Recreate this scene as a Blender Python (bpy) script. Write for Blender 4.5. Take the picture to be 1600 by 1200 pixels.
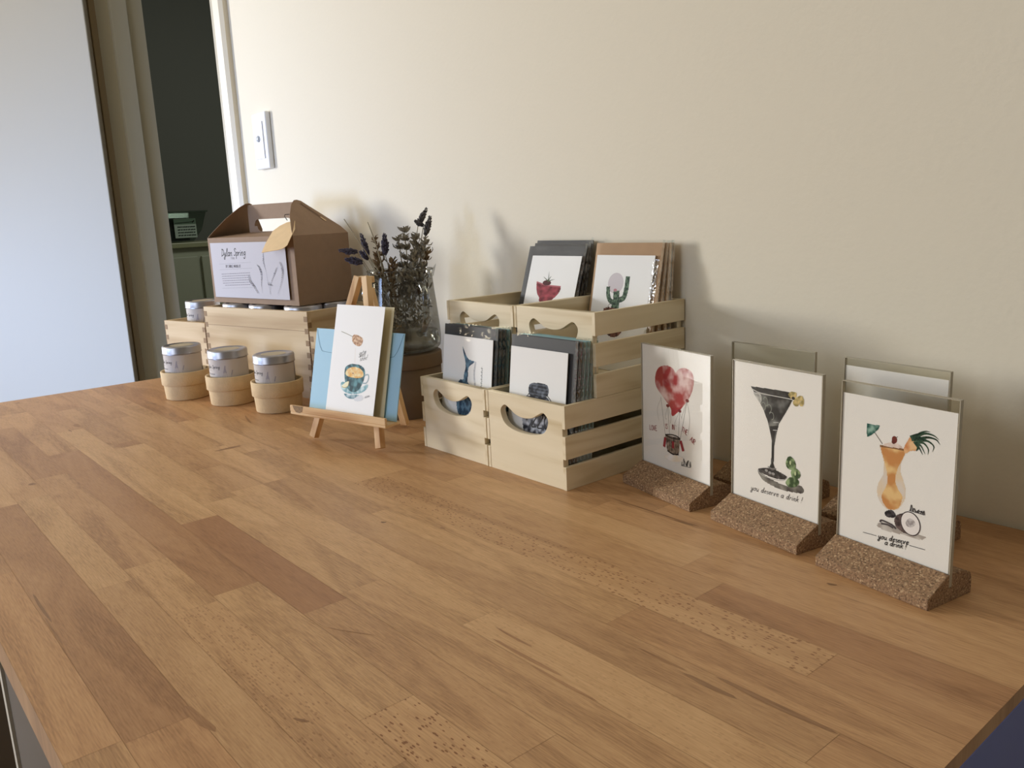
import bpy, bmesh, math, random
import numpy as np
from mathutils import Vector, Matrix, noise

for o in list(bpy.data.objects):
    bpy.data.objects.remove(o)
SC = bpy.context.scene
COL = SC.collection
T = 0.74                      # height of the worktop above the floor
PI = math.pi

def lin(c):
    return tuple((x/12.92 if x <= .04045 else ((x+.055)/1.055)**2.4) for x in c)
def rgb(r, g, b):
    return lin((r/255, g/255, b/255))

# ------------------------------------------------------------------ camera
F_PX = 1294.0
yaw, pitch, roll = -0.87595, 0.20250, -0.04537
d = Vector((math.sin(yaw)*math.cos(pitch), math.cos(yaw)*math.cos(pitch), -math.sin(pitch)))
r0 = Vector((math.cos(yaw), -math.sin(yaw), 0)); u0 = r0.cross(d)
rr = r0*math.cos(roll)+u0*math.sin(roll); uu = -r0*math.sin(roll)+u0*math.cos(roll)
cam = bpy.data.objects.new('camera', bpy.data.cameras.new('camera')); COL.objects.link(cam)
cam.data.sensor_fit = 'HORIZONTAL'; cam.data.sensor_width = 36
cam.data.lens = 36*F_PX/1600
cam.data.clip_start = .01
cam.matrix_world = Matrix(((rr.x, uu.x, -d.x, 0), (rr.y, uu.y, -d.y, 0), (rr.z, uu.z, -d.z, T+.288), (0, 0, 0, 1)))
SC.camera = cam

# ------------------------------------------------------------------ light
SC.view_settings.view_transform = 'Standard'
SC.view_settings.look = 'None'
SC.view_settings.exposure = 0.12
SC.view_settings.gamma = 1
SC.view_settings.use_curve_mapping = False
world = bpy.data.worlds.new('world'); SC.world = world; world.use_nodes = True
bg = world.node_tree.nodes['Background']
bg.inputs[0].default_value = (1.0, .93, .80, 1); bg.inputs[1].default_value = .25

def area(name, loc, target, sx, sy, power, color, spread=180):
    l = bpy.data.lights.new(name, 'AREA'); l.shape = 'RECTANGLE'; l.size = sx; l.size_y = sy
    l.energy = power; l.color = color; l.spread = math.radians(spread)
    o = bpy.data.objects.new(name, l); COL.objects.link(o); o.location = loc
    o.rotation_euler = (Vector(target)-Vector(loc)).to_track_quat('-Z', 'Y').to_euler()
    return o
# daylight through the two windows of the room (one far left, one behind the camera)
area('window_light_left', (-4.35, -1.62, T+.80), (-1.2, .75, T+.15), .45, .8, 88, (.93, .96, 1.0))
area('window_light_rear', (-2.05, -1.9, T+.05), (-2.35, .77, T-.30), .9, .6, 11, (.42, .60, 1.0), 70)
area('room_fill_light', (-.6, -2.6, T+.9), (-1.2, .7, T), .9, .9, 16, (.76, .86, 1.0))  # added soft fill lamp, separate from the two windows
# sunlit ground outside throwing warm light upward through the same left window
area('window_bounce_left', (-4.2, -1.9, T+.45), (-1.0, .75, T+1.3), .6, .5, 24, (1.0, .86, .60))
# unseen fill lamp added to lift the dark hall beyond the doorway
area('hall_fill_light', (-3.0, 2.2, T+1.7), (-3.6, 1.6, 0), .4, .4, 12.0, (1.0, .97, .92))

# ------------------------------------------------------------------ material helpers
def mat(name):
    m = bpy.data.materials.new(name); m.use_nodes = True
    nt = m.node_tree; b = nt.nodes['Principled BSDF']
    return m, nt, b
def N(nt, t, **kw):
    n = nt.nodes.new(t)
    for k, v in kw.items(): setattr(n, k, v)
    return n
def plain(name, col, rough=.6, metal=0, bump=0, bscale=200, spec=.5, var=0, vscale=8):
    m, nt, b = mat(name)
    b.inputs['Base Color'].default_value = (*col, 1); b.inputs['Roughness'].default_value = rough
    b.inputs['Metallic'].default_value = metal; b.inputs['Specular IOR Level'].default_value = spec
    tc = N(nt, 'ShaderNodeTexCoord')
    if bump:
        n = N(nt, 'ShaderNodeTexNoise'); n.inputs['Scale'].default_value = bscale; n.inputs['Detail'].default_value = 4
        bp = N(nt, 'ShaderNodeBump'); bp.inputs['Strength'].default_value = bump; bp.inputs['Distance'].default_value = .002
        nt.links.new(tc.outputs['Object'], n.inputs['Vector']); nt.links.new(n.outputs[0], bp.inputs['Height'])
        nt.links.new(bp.outputs[0], b.inputs['Normal'])
    if var:
        n = N(nt, 'ShaderNodeTexNoise'); n.inputs['Scale'].default_value = vscale; n.inputs['Detail'].default_value = 5
        mr = N(nt, 'ShaderNodeMapRange'); mr.inputs[1].default_value = .3; mr.inputs[2].default_value = .7
        mr.inputs[3].default_value = 1-var; mr.inputs[4].default_value = 1+var
        mx = N(nt, 'ShaderNodeVectorMath', operation='SCALE'); mx.inputs[0].default_value = col
        nt.links.new(tc.outputs['Object'], n.inputs['Vector']); nt.links.new(n.outputs[0], mr.inputs[0])
        nt.links.new(mr.outputs[0], mx.inputs['Scale']); nt.links.new(mx.outputs[0], b.inputs['Base Color'])
    return m
def pine(name, axis, c1, c2, c3, rough=.55, sc=1.0):
    """pale timber with long growth lines along one local axis"""
    m, nt, b = mat(name); L = nt.links.new
    tc = N(nt, 'ShaderNodeTexCoord'); oi = N(nt, 'ShaderNodeObjectInfo')
    mu = N(nt, 'ShaderNodeVectorMath', operation='SCALE'); mu.inputs[0].default_value = (7.3, 3.1, 5.7)
    ad = N(nt, 'ShaderNodeVectorMath', operation='ADD')
    L(oi.outputs['Random'], mu.inputs['Scale']); L(tc.outputs['Object'], ad.inputs[0]); L(mu.outputs[0], ad.inputs[1])
    s = [70*sc, 70*sc, 70*sc]; s[axis] = 5*sc
    mp = N(nt, 'ShaderNodeMapping'); mp.inputs['Scale'].default_value = s; L(ad.outputs[0], mp.inputs[0])
    n1 = N(nt, 'ShaderNodeTexNoise'); n1.inputs['Scale'].default_value = 1; n1.inputs['Detail'].default_value = 3; n1.inputs['Distortion'].default_value = .4
    L(mp.outputs[0], n1.inputs['Vector'])
    s2 = [11*sc, 11*sc, 11*sc]; s2[axis] = 2.2*sc
    mp2 = N(nt, 'ShaderNodeMapping'); mp2.inputs['Scale'].default_value = s2; L(ad.outputs[0], mp2.inputs[0])
    n2 = N(nt, 'ShaderNodeTexNoise'); n2.inputs['Scale'].default_value = 1; n2.inputs['Detail'].default_value = 1
    L(mp2.outputs[0], n2.inputs['Vector'])
    ml = N(nt, 'ShaderNodeMath', operation='MULTIPLY'); ml.inputs[1].default_value = 60; L(n2.outputs[0], ml.inputs[0])
    sn = N(nt, 'ShaderNodeMath', operation='SINE'); L(ml.outputs[0], sn.inputs[0])
    a = N(nt, 'ShaderNodeMath', operation='MULTIPLY_ADD'); a.inputs[1].default_value = .10; L(sn.outputs[0], a.inputs[0]); L(n1.outputs[0], a.inputs[2])
    cr = N(nt, 'ShaderNodeValToRGB'); cr.color_ramp.elements[0].position = .22; cr.color_ramp.elements[1].position = .75
    cr.color_ramp.elements[0].color = (*c1, 1); cr.color_ramp.elements[1].color = (*c3, 1)
    e = cr.color_ramp.elements.new(.48); e.color = (*c2, 1)
    L(a.outputs[0], cr.inputs[0]); L(cr.outputs[0], b.inputs['Base Color']); b.inputs['Roughness'].default_value = rough
    b.inputs['Specular IOR Level'].default_value = .3
    return m
def clear(name, tint=(1, 1, 1), gloss=.08, rough=.03, edge=.5, bump=0, bscale=60):
    """thin clear plastic or glass: mostly transparent with a Fresnel-weighted mirror coat"""
    m, nt, b = mat(name); L = nt.links.new; nt.nodes.remove(b)
    out = nt.nodes['Material Output']
    tr = N(nt, 'ShaderNodeBsdfTransparent'); tr.inputs[0].default_value = (*tint, 1)
    gl = N(nt, 'ShaderNodeBsdfGlossy'); gl.inputs['Roughness'].default_value = rough
    lw = N(nt, 'ShaderNodeLayerWeight'); lw.inputs['Blend'].default_value = .25
    mr = N(nt, 'ShaderNodeMapRange'); mr.inputs[3].default_value = gloss; mr.inputs[4].default_value = edge
    L(lw.outputs['Fresnel'], mr.inputs[0])
    mx = N(nt, 'ShaderNodeMixShader'); L(mr.outputs[0], mx.inputs[0]); L(tr.outputs[0], mx.inputs[1]); L(gl.outputs[0], mx.inputs[2])
    if bump:
        tc = N(nt, 'ShaderNodeTexCoord')
        n = N(nt, 'ShaderNodeTexNoise'); n.inputs['Scale'].default_value = bscale; n.inputs['Detail'].default_value = 2
        bp = N(nt, 'ShaderNodeBump'); bp.inputs['Strength'].default_value = bump; bp.inputs['Distance'].default_value = .01
        L(tc.outputs['Object'], n.inputs['Vector']); L(n.outputs[0], bp.inputs['Height']); L(bp.outputs[0], gl.inputs['Normal']); L(bp.outputs[0], lw.inputs['Normal'])
    L(mx.outputs[0], out.inputs[0])
    return m
def printed(name, rough=.6, var=.0):
    m, nt, b = mat(name); L = nt.links.new
    at = N(nt, 'ShaderNodeAttribute'); at.attribute_name = 'Col'
    L(at.outputs['Color'], b.inputs['Base Color']); b.inputs['Roughness'].default_value = rough
    b.inputs['Specular IOR Level'].default_value = .25
    return m

M = {}
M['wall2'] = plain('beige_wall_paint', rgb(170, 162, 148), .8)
M['wall'] = plain('cream_wall_paint', rgb(230, 222, 204), .8, bump=.12, bscale=160, spec=.2)
M['ceil'] = plain('white_ceiling_paint', rgb(236, 230, 214), .9)
M['trim'] = plain('cream_gloss_trim_paint', rgb(225, 216, 195), .4)
M['door'] = plain('white_door_paint', rgb(232, 228, 216), .45, bump=.04, bscale=90)
M['jamb'] = plain('olive_cream_jamb_paint', rgb(204, 198, 176), .5)
M['gapshade'] = plain('brown_gap_shadow', rgb(120, 100, 64), .7)
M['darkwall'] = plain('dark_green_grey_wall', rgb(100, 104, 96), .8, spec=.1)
M['cupboard'] = plain('sage_green_cupboard', rgb(152, 160, 138), .5)
M['counter'] = plain('olive_counter_edge', rgb(138, 144, 110), .4)
M['floor'] = pine('dark_floor_boards', 0, rgb(58, 38, 26), rgb(80, 54, 36), rgb(96, 66, 44), .4, .3)
M['cabinet'] = plain('grey_brown_cabinet_front', rgb(88, 76, 62), .5)
M['cabedge'] = plain('pale_cabinet_edge', rgb(206, 196, 176), .5)
M['navy'] = plain('flare_tinted_panel', rgb(88, 102, 176), .25, var=.08, vscale=3)  # blue haze of the lens flare put into the panel colour
M['white'] = plain('white_plastic', rgb(240, 242, 244), .3)
M['greyplastic'] = plain('grey_switch_rocker', rgb(205, 210, 214), .25)
PN = (rgb(206, 186, 148), rgb(228, 213, 182), rgb(234, 220, 191))
for i, ax in enumerate('xyz'):
    M['pine'+ax] = pine('pale_pine_'+ax, i, *PN)
PB = (rgb(180, 150, 110), rgb(204, 178, 138), rgb(214, 190, 152))
for i, ax in enumerate('xyz'):
    M['birch'+ax] = pine('warm_birch_'+ax, i, *PB, sc=.7)
M['endgrain'] = plain('brown_end_grain', rgb(142, 112, 76), .7, var=.2, vscale=300)
M['endpale'] = plain('pale_end_grain', rgb(176, 148, 106), .7, var=.15, vscale=300)
PE = (rgb(188, 140, 92), rgb(224, 186, 138), rgb(232, 200, 156))
M['easel'] = pine('easel_pine', 0, *PE, sc=.8)
M['easelz'] = pine('easel_pine_upright', 2, *PE, sc=.8)
M['kraft'] = plain('brown_kraft_board', rgb(146, 118, 92), .75, bump=.08, bscale=500, var=.05, vscale=60)
M['kraftin'] = plain('brown_kraft_board_inside', rgb(126, 98, 76), .8, var=.05, vscale=60)
M['kraftpot'] = plain('pale_paper_pulp', rgb(214, 186, 142), .85, bump=.3, bscale=350, var=.05, vscale=90)
M['kraftbox'] = plain('dark_kraft_hat_box', rgb(108, 90, 70), .8, bump=.1, bscale=300, var=.06, vscale=40)
M['manila'] = plain('manila_tag_card', rgb(226, 194, 148), .7, var=.04, vscale=80)
M['tin'] = plain('brushed_tin', rgb(172, 170, 174), .36, metal=1, bump=.02, bscale=900)
M['sticker'] = plain('grey_kraft_sticker', rgb(186, 172, 146), .6)
M['paper'] = plain('cream_card_inside', rgb(226, 216, 182), .7)
M['blueenv'] = plain('pale_blue_envelope_paper', rgb(168, 212, 236), .6, bump=.05, bscale=400)
M['bluefold'] = plain('blue_envelope_fold', rgb(108, 150, 176), .6)
M['blackenv'] = plain('charcoal_envelope_paper', rgb(52, 52, 54), .55, bump=.05, bscale=400)
M['kraftenv'] = plain('kraft_envelope_paper', rgb(190, 152, 112), .6, var=.05, vscale=50)
M['tealenv'] = plain('teal_envelope_paper', rgb(138, 184, 186), .45)
M['print'] = printed('printed_paper')
M['sleeve'] = clear('cellophane_sleeve', (1, 1, 1), .012, .05, .16, bump=.12, bscale=40)
M['sleeveteal'] = clear('cellophane_sleeve_edge', (.92, .98, .99), .22, .06, .8, bump=.9, bscale=90)
M['crinkle'] = clear('crinkled_cellophane', (.97, .97, .97), .30, .12, .9, bump=1.0, bscale=75)
M['acrylic'] = clear('acrylic_sheet', (.985, .985, .965), .008, .02, .10)
M['acredge'] = plain('acrylic_cut_edge', rgb(176, 168, 150), .2)
M['glass'] = clear('grey_jug_glass', (.62, .62, .59), .035, .05, .35, bump=.05, bscale=18)
M['glassd'] = clear('grey_jug_glass_thick', (.74, .74, .71), .06, .08, .4, bump=.08, bscale=30)
M['tub'] = clear('greenish_clear_tub', (.70, .78, .72), .05, .15, .4)
M['tubdark'] = plain('dark_tub_contents', rgb(26, 30, 28), .5)
M['wire'] = plain('dark_wire', rgb(60, 58, 60), .35, metal=.8)
M['chrome'] = plain('bright_metal', rgb(235, 240, 240), .12, metal=1)
M['stem'] = plain('dry_grey_green_stem', rgb(150, 140, 116), .8, var=.2, vscale=60)
M['leaf'] = plain('dry_grey_green_leaf', rgb(148, 142, 128), .85, var=.25, vscale=90)
M['leafb'] = plain('dry_brown_leaf', rgb(138, 116, 88), .85, var=.25, vscale=90)
M['bloom'] = plain('dried_lavender_bloom', rgb(76, 72, 88), .85, var=.3, vscale=200)
M['bloomg'] = plain('dried_grey_bloom', rgb(84, 80, 80), .85, var=.3, vscale=200)

def cork():
    m, nt, b = mat('cork'); L = nt.links.new
    tc = N(nt, 'ShaderNodeTexCoord')
    v = N(nt, 'ShaderNodeTexVoronoi'); v.inputs['Scale'].default_value = 850
    n = N(nt, 'ShaderNodeTexNoise'); n.inputs['Scale'].default_value = 620; n.inputs['Detail'].default_value = 3
    L(tc.outputs['Object'], v.inputs['Vector']); L(tc.outputs['Object'], n.inputs['Vector'])
    sx = N(nt, 'ShaderNodeSeparateColor'); L(v.outputs['Color'], sx.inputs[0])
    cr = N(nt, 'ShaderNodeValToRGB'); E = cr.color_ramp.elements
    E[0].color = (*rgb(116, 88, 64), 1); E[0].position = 0; E[1].color = (*rgb(202, 172, 134), 1); E[1].position = 1
    e = E.new(.25); e.color = (*rgb(148, 116, 86), 1); e = E.new(.85); e.color = (*rgb(160, 128, 96), 1)
    L(sx.outputs[0], cr.inputs[0])
    mr = N(nt, 'ShaderNodeMapRange'); mr.inputs[1].default_value = .36; mr.inputs[2].default_value = .5; mr.inputs[3].default_value = .6; mr.inputs[4].default_value = 1
    L(n.outputs[0], mr.inputs[0])
    sc = N(nt, 'ShaderNodeVectorMath', operation='SCALE'); L(cr.outputs[0], sc.inputs[0]); L(mr.outputs[0], sc.inputs['Scale'])
    L(sc.outputs[0], b.inputs['Base Color']); b.inputs['Roughness'].default_value = .85
    bp = N(nt, 'ShaderNodeBump'); bp.inputs['Strength'].default_value = .5; bp.inputs['Distance'].default_value = .001
    L(n.outputs[0], bp.inputs['Height']); L(bp.outputs[0], b.inputs['Normal'])
    return m
M['cork'] = cork()

def beech():
    """oiled beech staves; colour attribute Stave = tone, fleck amount, random, red-brown amount"""
    m, nt, b = mat('beech_staves'); L = nt.links.new
    tc = N(nt, 'ShaderNodeTexCoord'); at = N(nt, 'ShaderNodeAttribute'); at.attribute_name = 'Stave'
    sp = N(nt, 'ShaderNodeSeparateColor'); L(at.outputs['Color'], sp.inputs[0])
    off = N(nt, 'ShaderNodeCombineXYZ')
    m1 = N(nt, 'ShaderNodeMath', operation='MULTIPLY'); m1.inputs[1].default_value = 9.0; L(sp.outputs[2], m1.inputs[0])
    L(m1.outputs[0], off.inputs[0]); L(m1.outputs[0], off.inputs[1])
    ad = N(nt, 'ShaderNodeVectorMath', operation='ADD'); L(tc.outputs['Object'], ad.inputs[0]); L(off.outputs[0], ad.inputs[1])
    # fine pores
    mp = N(nt, 'ShaderNodeMapping'); mp.inputs['Scale'].default_value = (60, 900, 1); L(ad.outputs[0], mp.inputs[0])
    n1 = N(nt, 'ShaderNodeTexNoise'); n1.inputs['Scale'].default_value = 1; n1.inputs['Detail'].default_value = 3; L(mp.outputs[0], n1.inputs['Vector'])
    # broad figure
    mp2 = N(nt, 'ShaderNodeMapping'); mp2.inputs['Scale'].default_value = (2.6, 17, 1); L(ad.outputs[0], mp2.inputs[0])
    n2 = N(nt, 'ShaderNodeTexNoise'); n2.inputs['Scale'].default_value = 1; n2.inputs['Detail'].default_value = 2; n2.inputs['Distortion'].default_value = .3; L(mp2.outputs[0], n2.inputs['Vector'])
    ml = N(nt, 'ShaderNodeMath', operation='MULTIPLY'); ml.inputs[1].default_value = 42; L(n2.outputs[0], ml.inputs[0])
    sn = N(nt, 'ShaderNodeMath', operation='SINE'); L(ml.outputs[0], sn.inputs[0])
    a = N(nt, 'ShaderNodeMath', operation='MULTIPLY_ADD'); a.inputs[1].default_value = .045; L(sn.outputs[0], a.inputs[0])
    mix = N(nt, 'ShaderNodeMath', operation='MULTIPLY_ADD'); mix.inputs[1].default_value = .5; L(n1.outputs[0], mix.inputs[0])
    hf = N(nt, 'ShaderNodeMath', operation='MULTIPLY'); hf.inputs[1].default_value = .5; L(n2.outputs[0], hf.inputs[0]); L(hf.outputs[0], mix.inputs[2])
    L(mix.outputs[0], a.inputs[2])
    cr = N(nt, 'ShaderNodeValToRGB'); E = cr.color_ramp.elements
    E[0].position = .3; E[0].color = (*rgb(164, 124, 84), 1); E[1].position = .72; E[1].color = (*rgb(222, 182, 134), 1)
    e = E.new(.5); e.color = (*rgb(202, 160, 114), 1)
    L(a.outputs[0], cr.inputs[0])
    # red-brown heartwood
    mr = N(nt, 'ShaderNodeMix', data_type='RGBA', blend_type='MULTIPLY'); mr.inputs[7].default_value = (*rgb(214, 184, 172), 1)
    L(at.outputs['Alpha'], mr.inputs[0]); L(cr.outputs[0], mr.inputs[6])
    # medullary flecks
    mp3 = N(nt, 'ShaderNodeMapping'); mp3.inputs['Scale'].default_value = (190, 520, 1); L(ad.outputs[0], mp3.inputs[0])
    nw = N(nt, 'ShaderNodeTexVoronoi'); nw.inputs['Scale'].default_value = 1; nw.inputs['Randomness'].default_value = 1; L(mp3.outputs[0], nw.inputs['Vector'])
    th = N(nt, 'ShaderNodeMapRange'); th.inputs[1].default_value = .26; th.inputs[2].default_value = .36; th.inputs[3].default_value = 1; th.inputs[4].default_value = 0
    L(nw.outputs['Distance'], th.inputs[0])
    s2 = N(nt, 'ShaderNodeSeparateColor'); L(nw.outputs['Color'], s2.inputs[0])
    gt = N(nt, 'ShaderNodeMath', operation='GREATER_THAN'); gt.inputs[1].default_value = .52; L(s2.outputs[0], gt.inputs[0])
    f1 = N(nt, 'ShaderNodeMath', operation='MULTIPLY'); L(th.outputs[0], f1.inputs[0]); L(gt.outputs[0], f1.inputs[1])
    f2 = N(nt, 'ShaderNodeMath', operation='MULTIPLY'); L(f1.outputs[0], f2.inputs[0]); L(sp.outputs[1], f2.inputs[1])
    fm = N(nt, 'ShaderNodeMix', data_type='RGBA', blend_type='MULTIPLY'); fm.inputs[7].default_value = (*rgb(176, 148, 122), 1)
    L(f2.outputs[0], fm.inputs[0]); L(mr.outputs[2], fm.inputs[6])
    sc = N(nt, 'ShaderNodeVectorMath', operation='SCALE'); L(fm.outputs[2], sc.inputs[0])
    tn = N(nt, 'ShaderNodeMath', operation='MULTIPLY'); tn.inputs[1].default_value = 2; L(sp.outputs[0], tn.inputs[0]); L(tn.outputs[0], sc.inputs['Scale'])
    L(sc.outputs[0], b.inputs['Base Color'])
    b.inputs['Roughness'].default_value = .42; b.inputs['Specular IOR Level'].default_value = .35
    return m
M['beech'] = beech()

# ------------------------------------------------------------------ mesh helpers
def link(name, me, m, parent=None, loc=(0, 0, 0), rot=(0, 0, 0)):
    o = bpy.data.objects.new(name, me); COL.objects.link(o)
    if m is not None:
        for k in (m if isinstance(m, (list, tuple)) else [m]):
            me.materials.append(M[k] if isinstance(k, str) else k)
    o.location = loc; o.rotation_euler = rot; o.parent = parent
    return o
class MB:
    def __init__(s): s.v = []; s.f = []; s.m = []; s.sm = []; s.X = Matrix.Identity(4)
    def add(s, vs, fs, mi=0, sm=False):
        n = len(s.v); s.v += [tuple(s.X @ Vector(p)) for p in vs]
        for f in fs: s.f.append([i+n for i in f]); s.m.append(mi); s.sm.append(sm)
    def box(s, x0, x1, y0, y1, z0, z1, mi=0):
        s.add([(x0, y0, z0), (x1, y0, z0), (x1, y1, z0), (x0, y1, z0), (x0, y0, z1), (x1, y0, z1), (x1, y1, z1), (x0, y1, z1)],
              [(0, 3, 2, 1), (4, 5, 6, 7), (0, 1, 5, 4), (1, 2, 6, 5), (2, 3, 7, 6), (3, 0, 4, 7)], mi)
    def prism(s, poly, a, b, axis='y', mi=0):
        """polygon in the plane across an axis, extruded from a to b"""
        f = {'y': lambda p, t: (p[0], t, p[1]), 'x': lambda p, t: (t, p[0], p[1]), 'z': lambda p, t: (p[0], p[1], t)}[axis]
        n = len(poly); vs = [f(p, a) for p in poly]+[f(p, b) for p in poly]
        s.add(vs, [tuple(range(n)), tuple(range(2*n-1, n-1, -1))]+[(i, i+n, (i+1) % n+n, (i+1) % n) for i in range(n)], mi)
    def tube(s, pts, r, seg=8, mi=0, caps=True):
        pts = [Vector(p) for p in pts]; n = len(pts); rs = r if isinstance(r, (list, tuple)) else [r]*n
        vs = []; prev = None
        for i, p in enumerate(pts):
            t = (pts[min(i+1, n-1)]-pts[max(i-1, 0)]).normalized()
            if prev is None:
                a = t.orthogonal().normalized()
            else:
                a = (prev-t*prev.dot(t)).normalized()
            prev = a; b = t.cross(a)
            vs += [tuple(p+(a*math.cos(2*PI*k/seg)+b*math.sin(2*PI*k/seg))*rs[i]) for k in range(seg)]
        fs = [(i*seg+k, i*seg+(k+1) % seg, (i+1)*seg+(k+1) % seg, (i+1)*seg+k) for i in range(n-1) for k in range(seg)]
        if caps: fs += [tuple(range(seg-1, -1, -1)), tuple((n-1)*seg+k for k in range(seg))]
        s.add(vs, fs, mi, True)
    def lathe(s, prof, seg=56, mi=0, c=(0, 0), a0=0, a1=2*PI):
        full = abs(a1-a0-2*PI) < 1e-6; m = seg if full else seg+1
        vs = [(c[0]+r*math.cos(a0+(a1-a0)*k/seg), c[1]+r*math.sin(a0+(a1-a0)*k/seg), z) for r, z in prof for k in range(m)]
        fs = [(i*m+k, i*m+(k+1) % m, (i+1)*m+(k+1) % m, (i+1)*m+k) for i in range(len(prof)-1) for k in range(seg)]
        s.add(vs, fs, mi, True)
    def build(s, name, m, parent=None, loc=(0, 0, 0), rot=(0, 0, 0), bevel=0, seg=2):
        me = bpy.data.meshes.new(name); me.from_pydata(s.v, [], s.f); me.update()
        for p, mi, sm in zip(me.polygons, s.m, s.sm): p.material_index = mi; p.use_smooth = sm
        o = link(name, me, m, parent, loc, rot)
        if bevel:
            md = o.modifiers.new('bevel', 'BEVEL'); md.width = bevel; md.segments = seg; md.limit_method = 'ANGLE'
        return o
def plate(name, outer, holes, thick, m, parent=None, loc=(0, 0, 0), rot=(0, 0, 0), bevel=0):
    """flat board with real cut-outs standing in local XZ, thickness along +Y"""
    cu = bpy.data.curves.new(name, 'CURVE'); cu.dimensions = '2D'; cu.fill_mode = 'BOTH'
    cu.extrude = thick/2-bevel; cu.bevel_depth = bevel; cu.bevel_resolution = 1; cu.offset = -bevel
    for poly in [outer]+holes:
        sp = cu.splines.new('POLY'); sp.points.add(len(poly)-1); sp.use_cyclic_u = True
        for i, p in enumerate(poly): sp.points[i].co = (p[0], p[1], 0, 1)
    tmp = bpy.data.objects.new(name, cu); COL.objects.link(tmp)
    dg = bpy.context.evaluated_depsgraph_get()
    me = bpy.data.meshes.new_from_object(tmp.evaluated_get(dg)); me.name = name
    bpy.data.objects.remove(tmp); bpy.data.curves.remove(cu)
    me.transform(Matrix(((1, 0, 0, 0), (0, 0, -1, thick/2), (0, 1, 0, 0), (0, 0, 0, 1))))
    me.materials.clear()
    return link(name, me, m, parent, loc, rot)
def thing(name, label, cat, loc=(0, 0, 0), rotz=0, group=None):
    o = bpy.data.objects.new(name, None); COL.objects.link(o); o.empty_display_size = .02
    o.location = loc; o.rotation_euler = (0, 0, rotz); tag(o, label, cat, group); return o
def tag(o, label=None, cat=None, group=None, kind=None):
    if label: o['label'] = label
    if cat: o['category'] = cat
    if group: o['group'] = group
    if kind: o['kind'] = kind
    return o
def smooth_loop(pts, n=6):
    """closed Catmull-Rom loop"""
    out = []; L = len(pts)
    for i in range(L):
        p0, p1, p2, p3 = [np.array(pts[(i+k-1) % L], float) for k in range(4)]
        for j in range(n):
            t = j/n
            out.append(tuple(.5*((2*p1)+(-p0+p2)*t+(2*p0-5*p1+4*p2-p3)*t*t+(-p0+3*p1-3*p2+p3)*t**3)))
    return out
def smooth_line(pts, n=6):
    out = []; L = len(pts); P = [np.array(p, float) for p in pts]
    for i in range(L-1):
        p0 = P[max(i-1, 0)]; p1 = P[i]; p2 = P[i+1]; p3 = P[min(i+2, L-1)]
        for j in range(n):
            t = j/n
            out.append(tuple(.5*((2*p1)+(-p0+p2)*t+(2*p0-5*p1+4*p2-p3)*t*t+(-p0+3*p1-3*p2+p3)*t**3)))
    out.append(tuple(P[-1])); return out

# ------------------------------------------------------------------ printed artwork (flat ink on real paper)
def nz(u, v, s=0., o=2):
    return noise.fractal(Vector((u, v, s)), 1.0, 2.0, o)
def mixc(a, b, t):
    t = max(0, min(1, t)); return tuple(x+(y-x)*t for x, y in zip(a, b))
def inside(p, poly):
    x, y = p; c = False; j = len(poly)-1
    for i in range(len(poly)):
        xi, yi = poly[i]; xj, yj = poly[j]
        if (yi > y) != (yj > y) and x < (xj-xi)*(y-yi)/(yj-yi)+xi: c = not c
        j = i
    return c
def homography(src, w, h):
    """maps four corners (top-left, top-right, bottom-right, bottom-left) of a skewed drawing onto a w x h sheet"""
    dst = [(0, h), (w, h), (w, 0), (0, 0)]; A = []; B = []
    for (x, y), (X, Y) in zip(src, dst):
        A.append([x, y, 1, 0, 0, 0, -X*x, -X*y]); B.append(X)
        A.append([0, 0, 0, x, y, 1, -Y*x, -Y*y]); B.append(Y)
    k = np.linalg.solve(np.array(A, float), np.array(B, float))
    def f(p):
        q = k[6]*p[0]+k[7]*p[1]+1
        return ((k[0]*p[0]+k[1]*p[1]+k[2])/q, (k[3]*p[0]+k[4]*p[1]+k[5])/q)
    return f
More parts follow.
